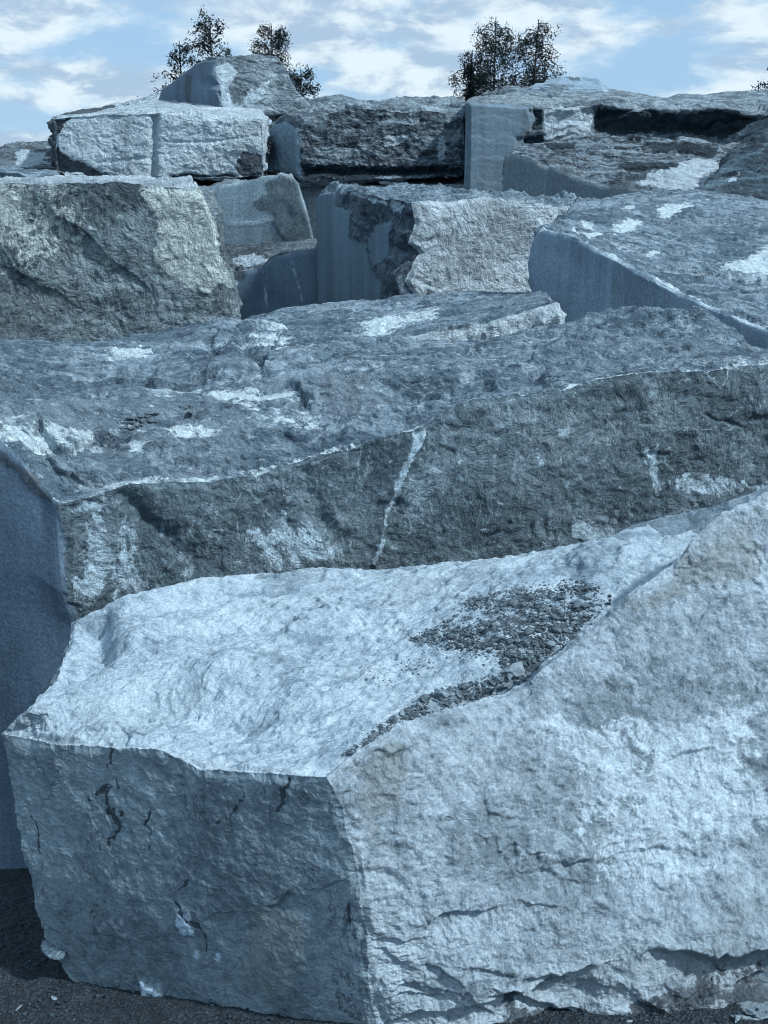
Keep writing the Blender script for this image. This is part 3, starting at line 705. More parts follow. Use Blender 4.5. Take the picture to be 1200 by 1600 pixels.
# ------------------------------------------------------------------ rough block at the left
p5 = vplane(at(-220, 300, 5.75), at(330, 300, 5.55))
t5 = on_plane([(-220, 283), (-100, 284), (0, 285), (60, 286), (130, 285), (185, 283), (240, 288), (318, 291)], p5)
v5 = on_plane([(420, 640), (390, 545), (378, 498), (368, 455), (350, 395), (335, 330), (318, 291)], p5)
b5 = np.array([drop(t5[0], -.4, -.1, -.1), v5[0] + np.array([.16, -.03, -.9])]); b5[1][2] = -.4
v5 = np.r_[b5[1:2], v5]
k5 = [t5[-1] + np.array([-.62, 2.9, .03]), t5[0] + np.array([-.8, 2.9, .03])]
block('rough_block', 'wide weathered block at left with a white streaked patch by its right edge', [t5[0], t5[-1], k5[0], k5[1]],
      [b5[0], b5[1], drop(k5[0], -.4, .1), drop(k5[1], -.4)], edges={'tf': t5, 'v1': v5}, N=(380, 100, 230), seed=31, s=1.25, jit=.01, chip=.016,
      mats=[TANROCK, FARPALE], group='blocks in the middle rows', hidden=('back', 'bottom', 'left'),
      faces={'front': dict(relief='pitted', mat=0, amp=.62, fs=.55, pk=1.3, feats=[
          ('ledge', [(0, 375), (20, 420), (60, 440)], .1, .03, (0, 430)), ('ledge', [(60, 300), (110, 350), (170, 400)], .15, .03, (80, 380))],
          patches=[('pale', [(215, 286), (322, 288), (346, 345), (366, 405), (372, 445), (335, 452), (300, 448), (262, 425), (242, 400), (246, 350), (226, 320)], .09, 8, .05, .8, .006),
                   ('pale', [(0, 300), (50, 305), (70, 340), (40, 370), (0, 360)], .4, 5, .6, 1, 0)]),
             'top': dict(relief='split', mat=1, amp=.7), 'right': dict(relief='split', mat=0)})

# ------------------------------------------------------------------ pale sawn block with a dark corner, behind
p6 = vplane(at(200, 300, 8.75), at(490, 300, 8.35))
t6 = on_plane([(150, 297), (250, 296), (315, 292), (400, 279), (437, 271), (462, 280)], p6)
v6 = on_plane([(505, 470), (492, 374), (482, 335), (470, 295), (462, 280)], p6)
b6 = np.array([drop(t6[0], -.4), drop(v6[0], -.4, .06)]); v6 = np.r_[b6[1:2], v6]
k6 = [t6[-1] + np.array([-.2, 1.6, -.02]), t6[0] + np.array([0, 1.6, .08])]
block('sawn_pale_block', 'pale smooth sawn block with a dark rough corner, squeezed behind the rough block', [t6[0], t6[-1], *k6], [b6[0], b6[1], drop(k6[0], -.4), drop(k6[1], -.4)],
      edges={'tf': t6, 'v1': v6}, N=(130, 40, 120), seed=41, s=1.2, jit=.01, chip=.012, mats=[SAWNP, MIDROCK], group='blocks in the middle rows',
      faces={'front': dict(relief='sawn', mat=0, patches=[
          ('dark', [(437, 268), (470, 278), (500, 380), (442, 380), (436, 362), (425, 352), (430, 338), (398, 326), (396, 315), (415, 300), (412, 285)], .05, 5, .02, 8, .012),
          ('pale', [(340, 345), (400, 345), (418, 338), (425, 342), (400, 352), (360, 352)], .01, 9, .012, 3, .006)]), 'top': dict(relief='split', mat=1), 'right': dict(relief='split', mat=1)})

# ------------------------------------------------------------------ low dark sawn block
p7 = vplane(at(355, 420, 7.35), at(520, 400, 7.25))
t7 = on_plane([(330, 440), (364, 425), (395, 420), (412, 412), (425, 402), (445, 395), (498, 387)], p7)
k7 = [at(498, 374, 8.2), at(330, 381, 8.2)]
block('low_dark_block', 'low dark blue sawn block in the gap, streaked with pale lines', [t7[0], t7[-1], *k7], [drop(t7[0], -.4), drop(t7[-1], -.4), drop(k7[0], -.4), drop(k7[1], -.4)],
      edges={'tf': t7}, N=(120, 90, 80), seed=47, s=1.2, jit=.012, chip=.014, mats=[SAWND, DARKROCK], group='blocks in the middle rows',
      faces={'front': dict(relief='sawn', mat=0, pk=.5, patches=[
          ('pale', [(408, 420), (414, 418), (422, 490), (416, 492)], .012, 8, .01, 1, 0), ('pale', [(448, 396), (455, 394), (478, 470), (470, 473)], .012, 8, .01, 1, 0),
          ('dark', [(362, 425), (385, 420), (380, 436), (366, 440)], .03, 8, .02, 4, -.01)]),
             'top': dict(relief='layered', mat=1, amp=.6, patches=[('pale', [(360, 402), (400, 395), (420, 402), (370, 415)], .08, 6, .03, 1, 0)])})

# ------------------------------------------------------------------ middle block: shaded sawn side, pale lit face
c8 = at(642, 322, 6.5); l8 = at(491, 300, 7.2); r8 = at(960, 326, 6.95)
p8l = vplane(l8, c8); p8r = vplane(c8, r8)
tl8 = on_plane([(642, 318), (625, 313), (600, 311), (580, 303), (558, 297), (520, 293), (500, 297), (491, 303)], p8l)
tr8 = on_plane([(642, 318), (660, 312), (700, 311), (740, 309), (765, 304), (790, 307), (820, 313), (850, 318), (905, 322), (960, 330)], p8r)
tl8[0] = tr8[0]
v8 = on_plane([(650, 700), (643, 460), (632, 440), (645, 410), (655, 395), (638, 380), (648, 350), (642, 318)], p8r)
b8 = drop(v8[0], -.4); v8 = np.r_[[b8], v8]; v8[-1] = tr8[0]
k8 = [tr8[-1] + np.array([.2, 1.3, .05])]
# box turned so that its front face is the lit one and the left face the sawn one
block('middle_block', 'chunky block in the middle, pale lit face and jagged blue sawn side', [tr8[0], tr8[-1], k8[0], tl8[-1]],
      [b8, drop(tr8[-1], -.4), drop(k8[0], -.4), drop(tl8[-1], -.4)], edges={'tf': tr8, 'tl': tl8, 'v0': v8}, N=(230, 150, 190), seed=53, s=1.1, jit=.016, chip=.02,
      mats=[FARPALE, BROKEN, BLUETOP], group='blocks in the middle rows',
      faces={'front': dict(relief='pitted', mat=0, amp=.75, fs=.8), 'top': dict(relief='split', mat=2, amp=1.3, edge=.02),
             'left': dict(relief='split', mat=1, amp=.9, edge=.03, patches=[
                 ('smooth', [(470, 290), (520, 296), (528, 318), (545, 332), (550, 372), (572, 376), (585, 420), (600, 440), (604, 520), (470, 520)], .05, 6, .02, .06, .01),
                 ('smooth', [(575, 372), (590, 350), (612, 348), (606, 400), (585, 415)], .05, 7, .02, .1, .005),
                 ('pale', [(570, 310), (600, 308), (640, 322), (620, 330)], .06, 8, .03, 1, 0)])})

# ------------------------------------------------------------------ right-hand block: sawn side and wide tilted top
c9 = at(829, 368, 5.35); r9 = at(1230, 525, 4.6)
p9 = vplane(c9, r9)
t9 = on_plane([(829, 376), (838, 362), (850, 357), (880, 364), (905, 372), (930, 386), (965, 402), (1000, 420), (1030, 438), (1060, 453), (1110, 475), (1150, 490), (1200, 512), (1330, 565)], p9)
k9l = at(890, 330, 6.35); k9r = at(1330, 325, 6.05)
bk9 = np.array([k9l, at(905, 322, 6.35), at(950, 312, 6.45), at(1000, 299, 6.55), at(1050, 296, 6.55), at(1100, 297, 6.45), at(1150, 303, 6.35), at(1200, 311, 6.25), k9r])
block('tilted_block', 'big block at right with a smooth blue sawn side and white blotches on top', [t9[0], t9[-1], k9r, k9l],
      [drop(t9[0], -.4), drop(t9[-1], -.4), drop(k9r, -.4), drop(k9l, -.4)], edges={'tf': t9, 'tb': bk9}, N=(300, 220, 120), seed=61, s=1.1, jit=.008, chip=.012,
      mats=[SAWN, BLUETOP], group='blocks in the middle rows',
      faces={'front': dict(relief='sawn', mat=0, patches=[('pale', [(925, 384), (1000, 420), (1060, 453), (1150, 490), (1330, 562), (1330, 572), (1150, 500), (1060, 462), (1000, 430), (930, 392)], .015, 10, .008, 3, .0)]),
             'top': dict(relief='wavy', mat=1, amp=.7, edge=.04, rim=[('v0', .05, .58)], pstr=(.6, 1.4, 1), pk=.85, patches=[
                 ('pale', [(1025, 330), (1070, 317), (1130, 312), (1080, 325), (1060, 343), (1030, 347)], .14, 5, .04, .7, 0),
                 ('pale', [(955, 360), (985, 345), (1015, 348), (990, 362), (958, 368)], .12, 5, .04, .7, 0),
                 ('pale', [(1120, 410), (1160, 400), (1200, 380), (1260, 370), (1260, 440), (1190, 436), (1150, 430)], .16, 5, .05, .7, 0),
                 ('pale', [(895, 363), (945, 366), (930, 371), (900, 369)], .05, 6, .02, .7, 0), ('pale', [(910, 350), (925, 352), (930, 360), (915, 360)], .06, 6, .02, .7, 0),
                 ('pale', [(970, 332), (990, 330), (990, 336), (972, 337)], .05, 6, .02, .7, 0),
                 ('pale', [(1005, 396), (1030, 390), (1035, 398), (1010, 401)], .05, 6, .02, .7, 0)])})

# ------------------------------------------------------------------ upper row: block with a drill groove
p10 = vplane(at(85, 280, 8.7), at(410, 280, 8.6))
t10 = on_plane([(84, 186), (110, 181), (160, 178), (215, 176), (240, 176), (290, 179), (345, 184), (400, 185), (412, 186)], p10)
bo10 = on_plane([(86, 268), (110, 276), (170, 281), (210, 283), (280, 282), (345, 280), (412, 276)], p10)
bb10 = [at(412, 262, 10.0), at(88, 262, 10.0)]
bk10 = np.array([at(x, y, 10.0) for x, y in [(78, 184), (100, 178), (140, 172), (175, 163), (210, 155), (235, 148), (250, 146), (300, 150), (360, 152), (412, 160)]])
block('grooved_block', 'pale block in the upper row split by a straight vertical drill groove', [t10[0], t10[-1], bk10[-1], bk10[0]], [bo10[0], bo10[-1], bb10[0], bb10[1]],
      edges={'tf': t10, 'tb': bk10, 'bf': bo10}, N=(260, 90, 90), seed=71, s=1.1, jit=.012, chip=.016, mats=[FARPALE, FARPALE, DARKROCK], group='blocks in the upper row',
      faces={'front': dict(relief='pitted', mat=0, amp=.7, fs=1., edge=.015, feats=[('groove', [(241, 175), (240, 230), (239, 283)], .026, .05), ('groove', [(150, 255), (235, 246)], .012, .01), ('groove', [(265, 222), (330, 222), (400, 212)], .01, .008)],
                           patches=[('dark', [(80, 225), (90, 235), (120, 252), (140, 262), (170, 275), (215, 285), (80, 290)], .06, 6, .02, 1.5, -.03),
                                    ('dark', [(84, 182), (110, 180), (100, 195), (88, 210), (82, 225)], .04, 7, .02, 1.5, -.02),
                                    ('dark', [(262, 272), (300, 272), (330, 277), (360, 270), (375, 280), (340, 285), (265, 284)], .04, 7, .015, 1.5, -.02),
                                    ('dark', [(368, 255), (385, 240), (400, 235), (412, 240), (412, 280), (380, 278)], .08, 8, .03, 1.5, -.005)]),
             'top': dict(relief='layered', mat=1, amp=.5, patches=[('dark', [(78, 184), (110, 177), (150, 170), (205, 160), (170, 170), (120, 180)], .08, 5, .03, 1, 0)]), 'left': dict(relief='layered', mat=2)})

# capping block
c12 = at(346, 182, 9.15)
tc = at(338, 92, 9.25); tl = at(252, 140, 9.75); tr = at(432, 86, 9.5); tb = at(345, 84, 10.2)
bl12 = at(244, 158, 9.75); br12 = at(486, 178, 9.6)
p12r = plane3(c12, tc, br12); p12l = plane3(c12, tc, bl12)
tfe = on_plane([(338, 92), (360, 88), (400, 84), (432, 86)], p12r)
tle = on_plane([(338, 92), (322, 92), (305, 99), (280, 118), (252, 140)], p12l); tle[0] = tfe[0]
v1e = on_plane([(486, 178), (470, 145), (458, 125), (445, 102), (432, 86)], p12r)
v0e = on_plane([(348, 182), (343, 160), (336, 140), (344, 132), (334, 118), (336, 105), (338, 92)], p12r)
v0e[-1] = tfe[0]; bf12 = [v0e[0], v1e[0]]
block('peak_block', 'block crowning the left of the heap, dark left side and pale streaked front', [tfe[0], tfe[-1], tb + np.array([.35, 0, -.1]), tle[-1]],
      [v0e[0], v1e[0], v1e[0] + np.array([-.1, .8, .0]), bl12], edges={'tf': tfe, 'tl': tle, 'v1': v1e, 'v0': v0e}, N=(110, 70, 90), seed=83, s=1.1, jit=.012, chip=.016,
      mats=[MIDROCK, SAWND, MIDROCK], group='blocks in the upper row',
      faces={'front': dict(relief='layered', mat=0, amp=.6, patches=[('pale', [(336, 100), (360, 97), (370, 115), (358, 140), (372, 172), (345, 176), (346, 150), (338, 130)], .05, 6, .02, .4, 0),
                                                                ('pale', [(370, 170), (390, 140), (420, 120), (440, 110), (400, 165)], .12, 6, .03, 1, 0)]),
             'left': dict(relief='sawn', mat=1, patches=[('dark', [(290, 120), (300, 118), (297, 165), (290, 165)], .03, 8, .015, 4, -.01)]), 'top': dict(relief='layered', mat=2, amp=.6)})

# dark veined block right of it, sawn at its left end
c13 = at(470, 282, 8.9); lc13 = at(412, 268, 9.3); r13 = at(730, 282, 9.0)
p13f = vplane(c13, r13); p13l = vplane(lc13, c13)
t13 = on_plane([(466, 205), (480, 185), (520, 172), (570, 168), (620, 170), (680, 172), (728, 178)], p13f)
tl13 = on_plane([(466, 205), (455, 192), (440, 186), (425, 190), (412, 205)], p13l); tl13[0] = t13[0]
bk13 = np.array([at(x, y, 9.9) for x, y in [(440, 172), (470, 158), (500, 149), (535, 148), (560, 155), (590, 158), (630, 149), (660, 154), (695, 153), (728, 156)]])
b13 = on_plane([(470, 279), (540, 282), (620, 281), (728, 278)], p13f); bl13 = on_plane([(412, 268)], p13l)[0]
block('veined_block', 'dark veined block in the upper row over a black gap, its left end sawn smooth', [t13[0], t13[-1], bk13[-1], bk13[0]], [b13[0], b13[-1], at(728, 272, 9.9), bl13],
      edges={'tf': t13, 'tl': np.r_[tl13, bk13[:1]], 'tb': bk13, 'bf': b13, 'bl': np.array([b13[0], bl13])}, N=(220, 110, 100), seed=91, s=1.15, jit=.016, chip=.024,
      mats=[LEDGE, SAWNL, MIDROCK], group='blocks in the upper row',
      faces={'front': dict(relief='flat', mat=0, amp=1.7, fs=1.1, jfall=.12, feats=[('groove', [(475, 270), (560, 272), (720, 270)], .03, .04)],
                           patches=[('pale', [(683, 215), (695, 212), (695, 250), (685, 252)], .05, 9, .02, 1, 0), ('pale', [(600, 215), (640, 210), (632, 225), (602, 228)], .05, 6, .02, 1, 0),
                                    ('dark', [(470, 255), (560, 258), (725, 262), (725, 285), (470, 285)], .04, 5, .03, 1.2, 0)]),  # black shadow band along the base, painted into the face
             'top': dict(relief='layered', mat=2, amp=.9, patches=[('pale', [(510, 175), (530, 165), (520, 200), (508, 205)], .06, 6, .03, 1, 0), ('pale', [(590, 195), (625, 190), (632, 200), (600, 205)], .06, 6, .03, 1, 0)]),
             'left': dict(relief='flat', mat=1, amp=.7)})
# block under it
p14 = vplane(at(470, 300, 9.15), at(740, 300, 9.1))
t14 = on_plane([(452, 290), (520, 292), (600, 288), (730, 287)], p14)
k14 = [t14[-1] + np.array([.02, 1.3, .05]), t14[0] + np.array([0, 1.3, .06])]
block('under_block', 'pale block mostly hidden in the dark gap beneath the veined block', [t14[0], t14[-1], *k14], [drop(t14[0], -.4), drop(t14[-1], -.4), drop(k14[0], -.4), drop(k14[1], -.4)],
      edges={'tf': t14}, N=(70, 30, 60), seed=97, s=1.1, mats=[FARPALE], group='blocks in the middle rows', faces={'front': dict(relief='pitted', amp=.6)})

# tall block upper right
p15 = vplane(at(727, 300, 8.7), at(1260, 300, 8.95))
t15 = on_plane([(728, 157), (760, 158), (800, 162), (850, 165), (900, 163), (935, 160), (1000, 168), (1060, 170), (1110, 166), (1180, 176), (1260, 180)], p15)
bk15 = np.array([at(x, y, 10.2) for x, y in [(735, 152), (770, 142), (800, 137), (840, 134), (890, 134), (940, 140), (990, 146), (1040, 152), (1120, 158), (1260, 160)]])
b15 = [drop(t15[0], -.4, -.02, 0), drop(t15[-1], -.4), drop(bk15[-1], -.4), drop(bk15[0], -.4)]
v15 = np.array([b15[0], on_plane([(725, 305)], p15)[0], t15[0]])
block('overhang_block', 'wide block at upper right, sawn left part and black layered hollow under its top', [t15[0], t15[-1], bk15[-1], bk15[0]], b15,
      edges={'tf': t15, 'tb': bk15, 'v0': v15}, N=(330, 80, 300), seed=103, s=1.2, jit=.012, chip=.016, mats=[SAWNL, MIDROCK, DARKROCK], group='blocks in the upper row',
      faces={'front': dict(relief='layered', mat=1, amp=1.1, fs=1., feats=[('groove', [(945, 200), (1050, 205), (1120, 210), (1200, 205)], .10, .10), ('bump', (1000, 172), .2, .05)], patches=[
          ('smooth', [(700, 100), (832, 150), (836, 190), (822, 205), (815, 240), (790, 250), (790, 420), (700, 420)], .05, 5, .012, .05, .03),
          ('dark', [(935, 165), (1000, 172), (1060, 178), (1120, 172), (1200, 185), (1160, 205), (1140, 215), (1060, 205), (1000, 210), (932, 208)], .06, 5, .03, 1.2, -.03),  # dark slate layers, with the hollow's shade painted in as well
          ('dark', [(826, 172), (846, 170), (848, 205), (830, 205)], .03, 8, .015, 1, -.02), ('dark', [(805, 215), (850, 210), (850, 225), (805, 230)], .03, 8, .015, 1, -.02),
          ('pale', [(850, 165), (920, 162), (935, 175), (925, 205), (880, 218), (850, 222)], .05, 6, .02, .7, -.01),
          ('pale', [(1165, 190), (1220, 170), (1220, 200), (1160, 215)], .05, 6, .02, .7, 0)]),
             'top': dict(relief='layered', mat=1, amp=.7), 'left': dict(relief='sawn', mat=0)})

# small capping slab
block('cap_slab', 'small flat slab lying on the skyline of the upper right block', [at(822, 139, 10.0), at(948, 137, 10.0), at(905, 120, 10.5), at(868, 122, 10.5)],
      [at(815, 152, 10.0), at(955, 152, 10.0), at(945, 146, 10.6), at(830, 146, 10.6)], N=(60, 30, 14), seed=109, s=1., jit=.01, chip=.012, mats=[SAWNL, DARKROCK, FARPALE], group='blocks in the upper row',
      faces={'front': dict(relief='flat', mat=0, amp=.5, edge=.01, patches=[('pale', [(890, 128), (905, 122), (905, 140), (892, 140)], .02, 8, .01, 1, 0)]), 'top': dict(relief='flat', mat=0, edge=.01,
             patches=[('dark', [(885, 122), (905, 118), (906, 127), (890, 127)], .03, 8, .01, 1, 0)])})

# wedge-faced block in front of it
c16 = at(786, 244, 7.9); r16 = at(1100, 330, 7.2)
p16 = vplane(c16, r16)
t16 = on_plane([(786, 243), (800, 239), (830, 247), (870, 262), (905, 277), (935, 286), (985, 292), (1060, 300), (1100, 305)], p16)
k16l = at(812, 229, 8.5); k16r = at(1150, 238, 8.5)
bk16 = np.array([k16l, at(850, 222, 8.55), at(900, 214, 8.55), at(960, 213, 8.55), at(1020, 214, 8.55), at(1080, 220, 8.5), at(1120, 230, 8.5), k16r])
block('wedge_block', 'block with a slanting greenish sawn face and slaty ledges below the black hollow', [t16[0], t16[-1], k16r, k16l], [drop(t16[0], -.4), drop(t16[-1], -.4), drop(k16r, -.4), drop(k16l, -.4)],
      edges={'tf': t16, 'tb': bk16}, N=(200, 130, 90), seed=113, s=1.15, jit=.014, chip=.016, mats=[SAWNG, LEDGE], group='blocks in the upper row',
      faces={'front': dict(relief='sawn', mat=0), 'top': dict(relief='layered', mat=1, amp=.75, fs=1., feats=[('crack', [(930, 234), (1030, 240), (1110, 240)], .04, .06), ('crack', [(870, 250), (960, 262), (1060, 262)], .035, .05), ('crack', [(840, 232), (920, 226), (1000, 228)], .03, .05), ('crack', [(900, 270), (980, 276), (1060, 280)], .03, .05), ('crack', [(860, 242), (940, 246), (1010, 250)], .025, .04)],
             patches=[('pale', [(1060, 255), (1110, 245), (1130, 255), (1100, 295), (1050, 295), (1000, 285)], .12, 5, .05, 1, 0),
                      ('dark', [(1000, 228), (1120, 236), (1110, 246), (1020, 240)], .05, 5, .03, 1, -.01), ('dark', [(960, 255), (1060, 255), (1060, 268), (980, 268)], .05, 5, .03, 1, -.01),
                      ('dark', [(850, 225), (900, 222), (900, 230), (855, 232)], .05, 5, .03, 1, 0)]), 'right': dict(relief='layered', mat=1)})

# dark boulder at the right edge
block('dark_boulder', 'dark streaked boulder cut off by the right edge above the tilted block', [at(1085, 300, 6.9), at(1330, 330, 6.7), at(1330, 150, 7.6), at(1135, 240, 7.6)],
      [drop(at(1085, 300, 6.9), .9), drop(at(1330, 330, 6.7), .9), drop(at(1330, 150, 7.6), .9), drop(at(1135, 240, 7.6), .9)],
      edges={'tl': np.array([at(1085, 300, 6.9), at(1100, 285, 7.1), at(1125, 258, 7.4), at(1135, 240, 7.6)]), 'tb': np.array([at(1135, 240, 7.6), at(1165, 215, 7.6), at(1200, 197, 7.6), at(1330, 150, 7.6)])},
      N=(110, 110, 40), seed=127, s=1.1, jit=.014, chip=.016, mats=[SLATE], group='blocks in the middle rows', cat='boulder',
      faces={'top': dict(relief='wavy', amp=.42, patches=[('pale', [(1140, 275), (1155, 268), (1150, 283), (1138, 286)], .05, 7, .02, 1, 0)])})

# skyline blocks far right and far left
block('skyline_block', 'low weathered block on the skyline at the far right', [at(1030, 160, 11.6), at(1300, 155, 11.6), at(1300, 138, 12.4), at(1045, 151, 12.4)],
      [drop(at(1030, 160, 11.6), -.4), drop(at(1300, 155, 11.6), -.4), drop(at(1300, 138, 12.4), -.4), drop(at(1045, 151, 12.4), -.4)],
      edges={'tb': np.array([at(x, y, 12.4) for x, y in [(1045, 151), (1060, 147), (1100, 148), (1130, 143), (1180, 140), (1300, 138)]])}, N=(120, 40, 60), seed=131, s=1.1,
      mats=[MIDROCK], group='blocks in the upper row', faces={'top': dict(relief='layered', amp=.7), 'front': dict(relief='layered')})
block('lichened_block', 'dark blotched block at the far left under the open sky', [at(-150, 262, 9.4), at(92, 262, 9.4), at(86, 222, 10.4), at(-150, 236, 10.4)],
      [drop(at(-150, 262, 9.4), -.4), drop(at(92, 262, 9.4), -.4), drop(at(86, 222, 10.4), -.4), drop(at(-150, 236, 10.4), -.4)],
      edges={'tb': np.array([at(x, y, 10.4) for x, y in [(-150, 236), (0, 232), (35, 222), (60, 221), (86, 222)]])}, N=(110, 60, 80), seed=137, s=1.1,
      mats=[DARKROCK], group='blocks in the upper row', faces={'top': dict(relief='wavy', amp=.7, patches=[('pale', [(20, 240), (70, 240), (75, 255), (30, 262)], .12, 6, .04, 1, 0)]), 'front': dict(relief='layered')})
block('ledge_boulder', 'small grey blue boulder on top of the rough block at far left', [at(-120, 272, 7.0), at(97, 276, 7.0), at(90, 266, 7.6), at(-120, 255, 7.6)],
      [at(-120, 292, 7.0), at(98, 289, 7.0), at(96, 291, 7.6), at(-120, 291, 7.6)],
      edges={'tf': np.array([at(x, y, 7.0) for x, y in [(-120, 272), (0, 268), (30, 270), (45, 278), (70, 272), (97, 276)]]), 'tb': np.array([at(x, y, 7.6) for x, y in [(-120, 255), (0, 262), (25, 258), (45, 268), (70, 264), (90, 266)]])},
      N=(90, 40, 24), seed=139, s=.9, mats=[BLUETOP], group='blocks in the middle rows', cat='boulder', faces={'top': dict(relief='wavy', amp=.5), 'front': dict(relief='split', amp=.8)})

# ------------------------------------------------------------------ rubble
def chip_mesh(seed, sub=2):
    r = np.random.default_rng(seed)
    import bmesh
    bm = bmesh.new(); bmesh.ops.create_icosphere(bm, subdivisions=2, radius=1)
    V = np.array([v.co[:] for v in bm.verts]); Q = np.array([[v.index for v in f.verts] for f in bm.faces]); bm.free()
    for k in range(9):                      # cut flat facets
        n = r.normal(size=3); n /= np.linalg.norm(n); d = r.uniform(.45, .8)
        e = np.maximum(0, V @ n - d); V = V - e[:, None] * n
    V = V * np.array([1., r.uniform(.65, .95), r.uniform(.4, .75)])
    V += .05 * r.normal(size=V.shape)
    return V, Q
CHIPS = [chip_mesh(100 + i) for i in range(14)]
def rotm(r):
    a, b, c = r.uniform(-.5, .5), r.uniform(-.5, .5), r.uniform(0, 6.28)
    Rx = np.array([[1, 0, 0], [0, math.cos(a), -math.sin(a)], [0, math.sin(a), math.cos(a)]])
    Ry = np.array([[math.cos(b), 0, math.sin(b)], [0, 1, 0], [-math.sin(b), 0, math.cos(b)]])
    Rz = np.array([[math.cos(c), -math.sin(c), 0], [math.sin(c), math.cos(c), 0], [0, 0, 1]])
    return Rz @ Ry @ Rx
GRAVEL = rock('dark_gravel_stone', (.028, .038, .047), (.065, .086, .102), (.15, .185, .21), tanc=(.075, .09, .10), bal=(.3, .5, .7), sc=2., speck=.3, bump=.5, fleck=.15)
GROUNDST = rock('ground_gravel_stone', (.008, .018, .026), (.02, .04, .055), (.075, .112, .138), tanc=(.022, .042, .055), bal=(.3, .5, .74), sc=2., speck=.3, bump=.5, fleck=.12)
GRAVELP = rock('grey_gravel_stone', (.08, .102, .12), (.15, .185, .21), (.25, .295, .33), tanc=(.19, .215, .22), bal=(.3, .5, .7), sc=2., speck=.3, bump=.5, fleck=.2)

class Surf:
    def __init__(s, P):
        s.P = P; s.x, s.y = project(P)
        k = (np.floor(s.x / 6).astype(int), np.floor(s.y / 6).astype(int))
        s.d = {}
        for i, key in enumerate(zip(*k)): s.d.setdefault(key, []).append(i)
    def __call__(s, x, y):
        bx, by = int(x // 6), int(y // 6); c = []
        for r in (1, 3):
            for i in range(bx - r, bx + r + 1):
                for j in range(by - r, by + r + 1): c += s.d.get((i, j), [])
            if c: break
        if not c: return None
        c = np.array(c); k = c[np.argmin((s.x[c] - x) ** 2 + (s.y[c] - y) ** 2)]
        return s.P[k]
surf = Surf(KEEP[('foreground_block', 'top')])
def inpoly(x, y, poly): return bool(inside(np.array([[x, y]], float), np.array(poly, float))[0])
ZA = [(735, 935), (830, 915), (900, 904), (962, 934), (935, 962), (880, 1002), (842, 1036), (790, 1050), (768, 1022), (700, 1012), (640, 1002), (700, 968)]
ZB = [(680, 1082), (760, 1058), (812, 1046), (832, 1062), (768, 1088), (690, 1108), (640, 1130), (560, 1176), (528, 1186), (600, 1132)]
def scatter(zone, n, rmin, rmax, r, hole=None, soft=0):
    xs = [p[0] for p in zone]; ys = [p[1] for p in zone]; out = []
    while len(out) < n:
        x, y = r.uniform(min(xs), max(xs)), r.uniform(min(ys), max(ys))
        if not inpoly(x, y, zone): continue
        q = np.array([[x / 60, y / 30, 0.]])
        if hole and fbm(q * 1.6, 4, .6, 5)[0] < hole + r.normal(0, .1): continue
        if soft: x += r.normal(0, soft); y += r.normal(0, soft * .5)
        p = surf(x, y)
        if p is None: continue
        e = project(p[None]); 
        if abs(e[0][0] - x) + abs(e[1][0] - y) > 5: continue
        out.append((p, rmin * (rmax / rmin) ** (r.random() ** 1.6)))
    return out
def pile(name, items, mat, r, label, cat, group=None, kind='stuff', sink=.35):
    V, Q, off = [], [], 0
    for p, rad in items:
        v, q = CHIPS[r.integers(len(CHIPS))]
        v = (v * rad) @ rotm(r).T
        V.append(v + p + np.array([0, 0, rad * sink])); Q.append(q + off); off += len(v)
    V = np.concatenate(V); org = V.mean(0); org[2] = V[:, 2].min()
    o = make_mesh(name, V - org, np.concatenate(Q), [mat], smooth=False); o.location = org
    tag(o, label, cat, group, kind); return o
r0 = np.random.default_rng(5)
items = scatter(ZA, 4300, .0011, .0045, r0, -.06, 12) + scatter(ZB, 1300, .0011, .0045, r0, -.2, 8) + scatter(ZA, 900, .0035, .009, r0, -.04) + scatter(ZB, 300, .0035, .008, r0, -.12)
items += scatter([(560, 1062), (640, 1005), (700, 1000), (760, 1020), (640, 1052), (590, 1078)], 260, .0012, .004, r0, .05, 6)
pile('gravel', items, GRAVEL, r0, 'fine dark gravel strewn in the hollow of the pale foreground block', 'gravel')
big = scatter([(740, 960), (850, 925), (945, 935), (930, 965), (880, 1002), (840, 1034), (790, 1046), (770, 1010)], 60, .008, .018, r0, -.1) + scatter(ZB, 30, .008, .016, r0, -.2)
first = []
for i, (v, q) in enumerate(CHIPS[:8]):
    for m in (GRAVEL, GRAVELP):
        me = make_mesh('stone_chip', v * .014, q, [m], smooth=False); first.append(me.data); bpy.data.objects.remove(me)
for i, (p, rad) in enumerate(big):
    o = bpy.data.objects.new('stone_chip', first[int(r0.integers(8)) * 2 + int(r0.random() < .3)]); COL.objects.link(o)
    k = rad / .014; o.scale = (k, k, k); o.location = p + np.array([0, 0, rad * .4]); o.rotation_euler = (r0.uniform(-.4, .4), r0.uniform(-.4, .4), r0.uniform(0, 6))
    tag(o, 'angular stone chip lying in the gravel on the pale foreground block', 'stone chip', 'stone chips in the gravel on the foreground block')
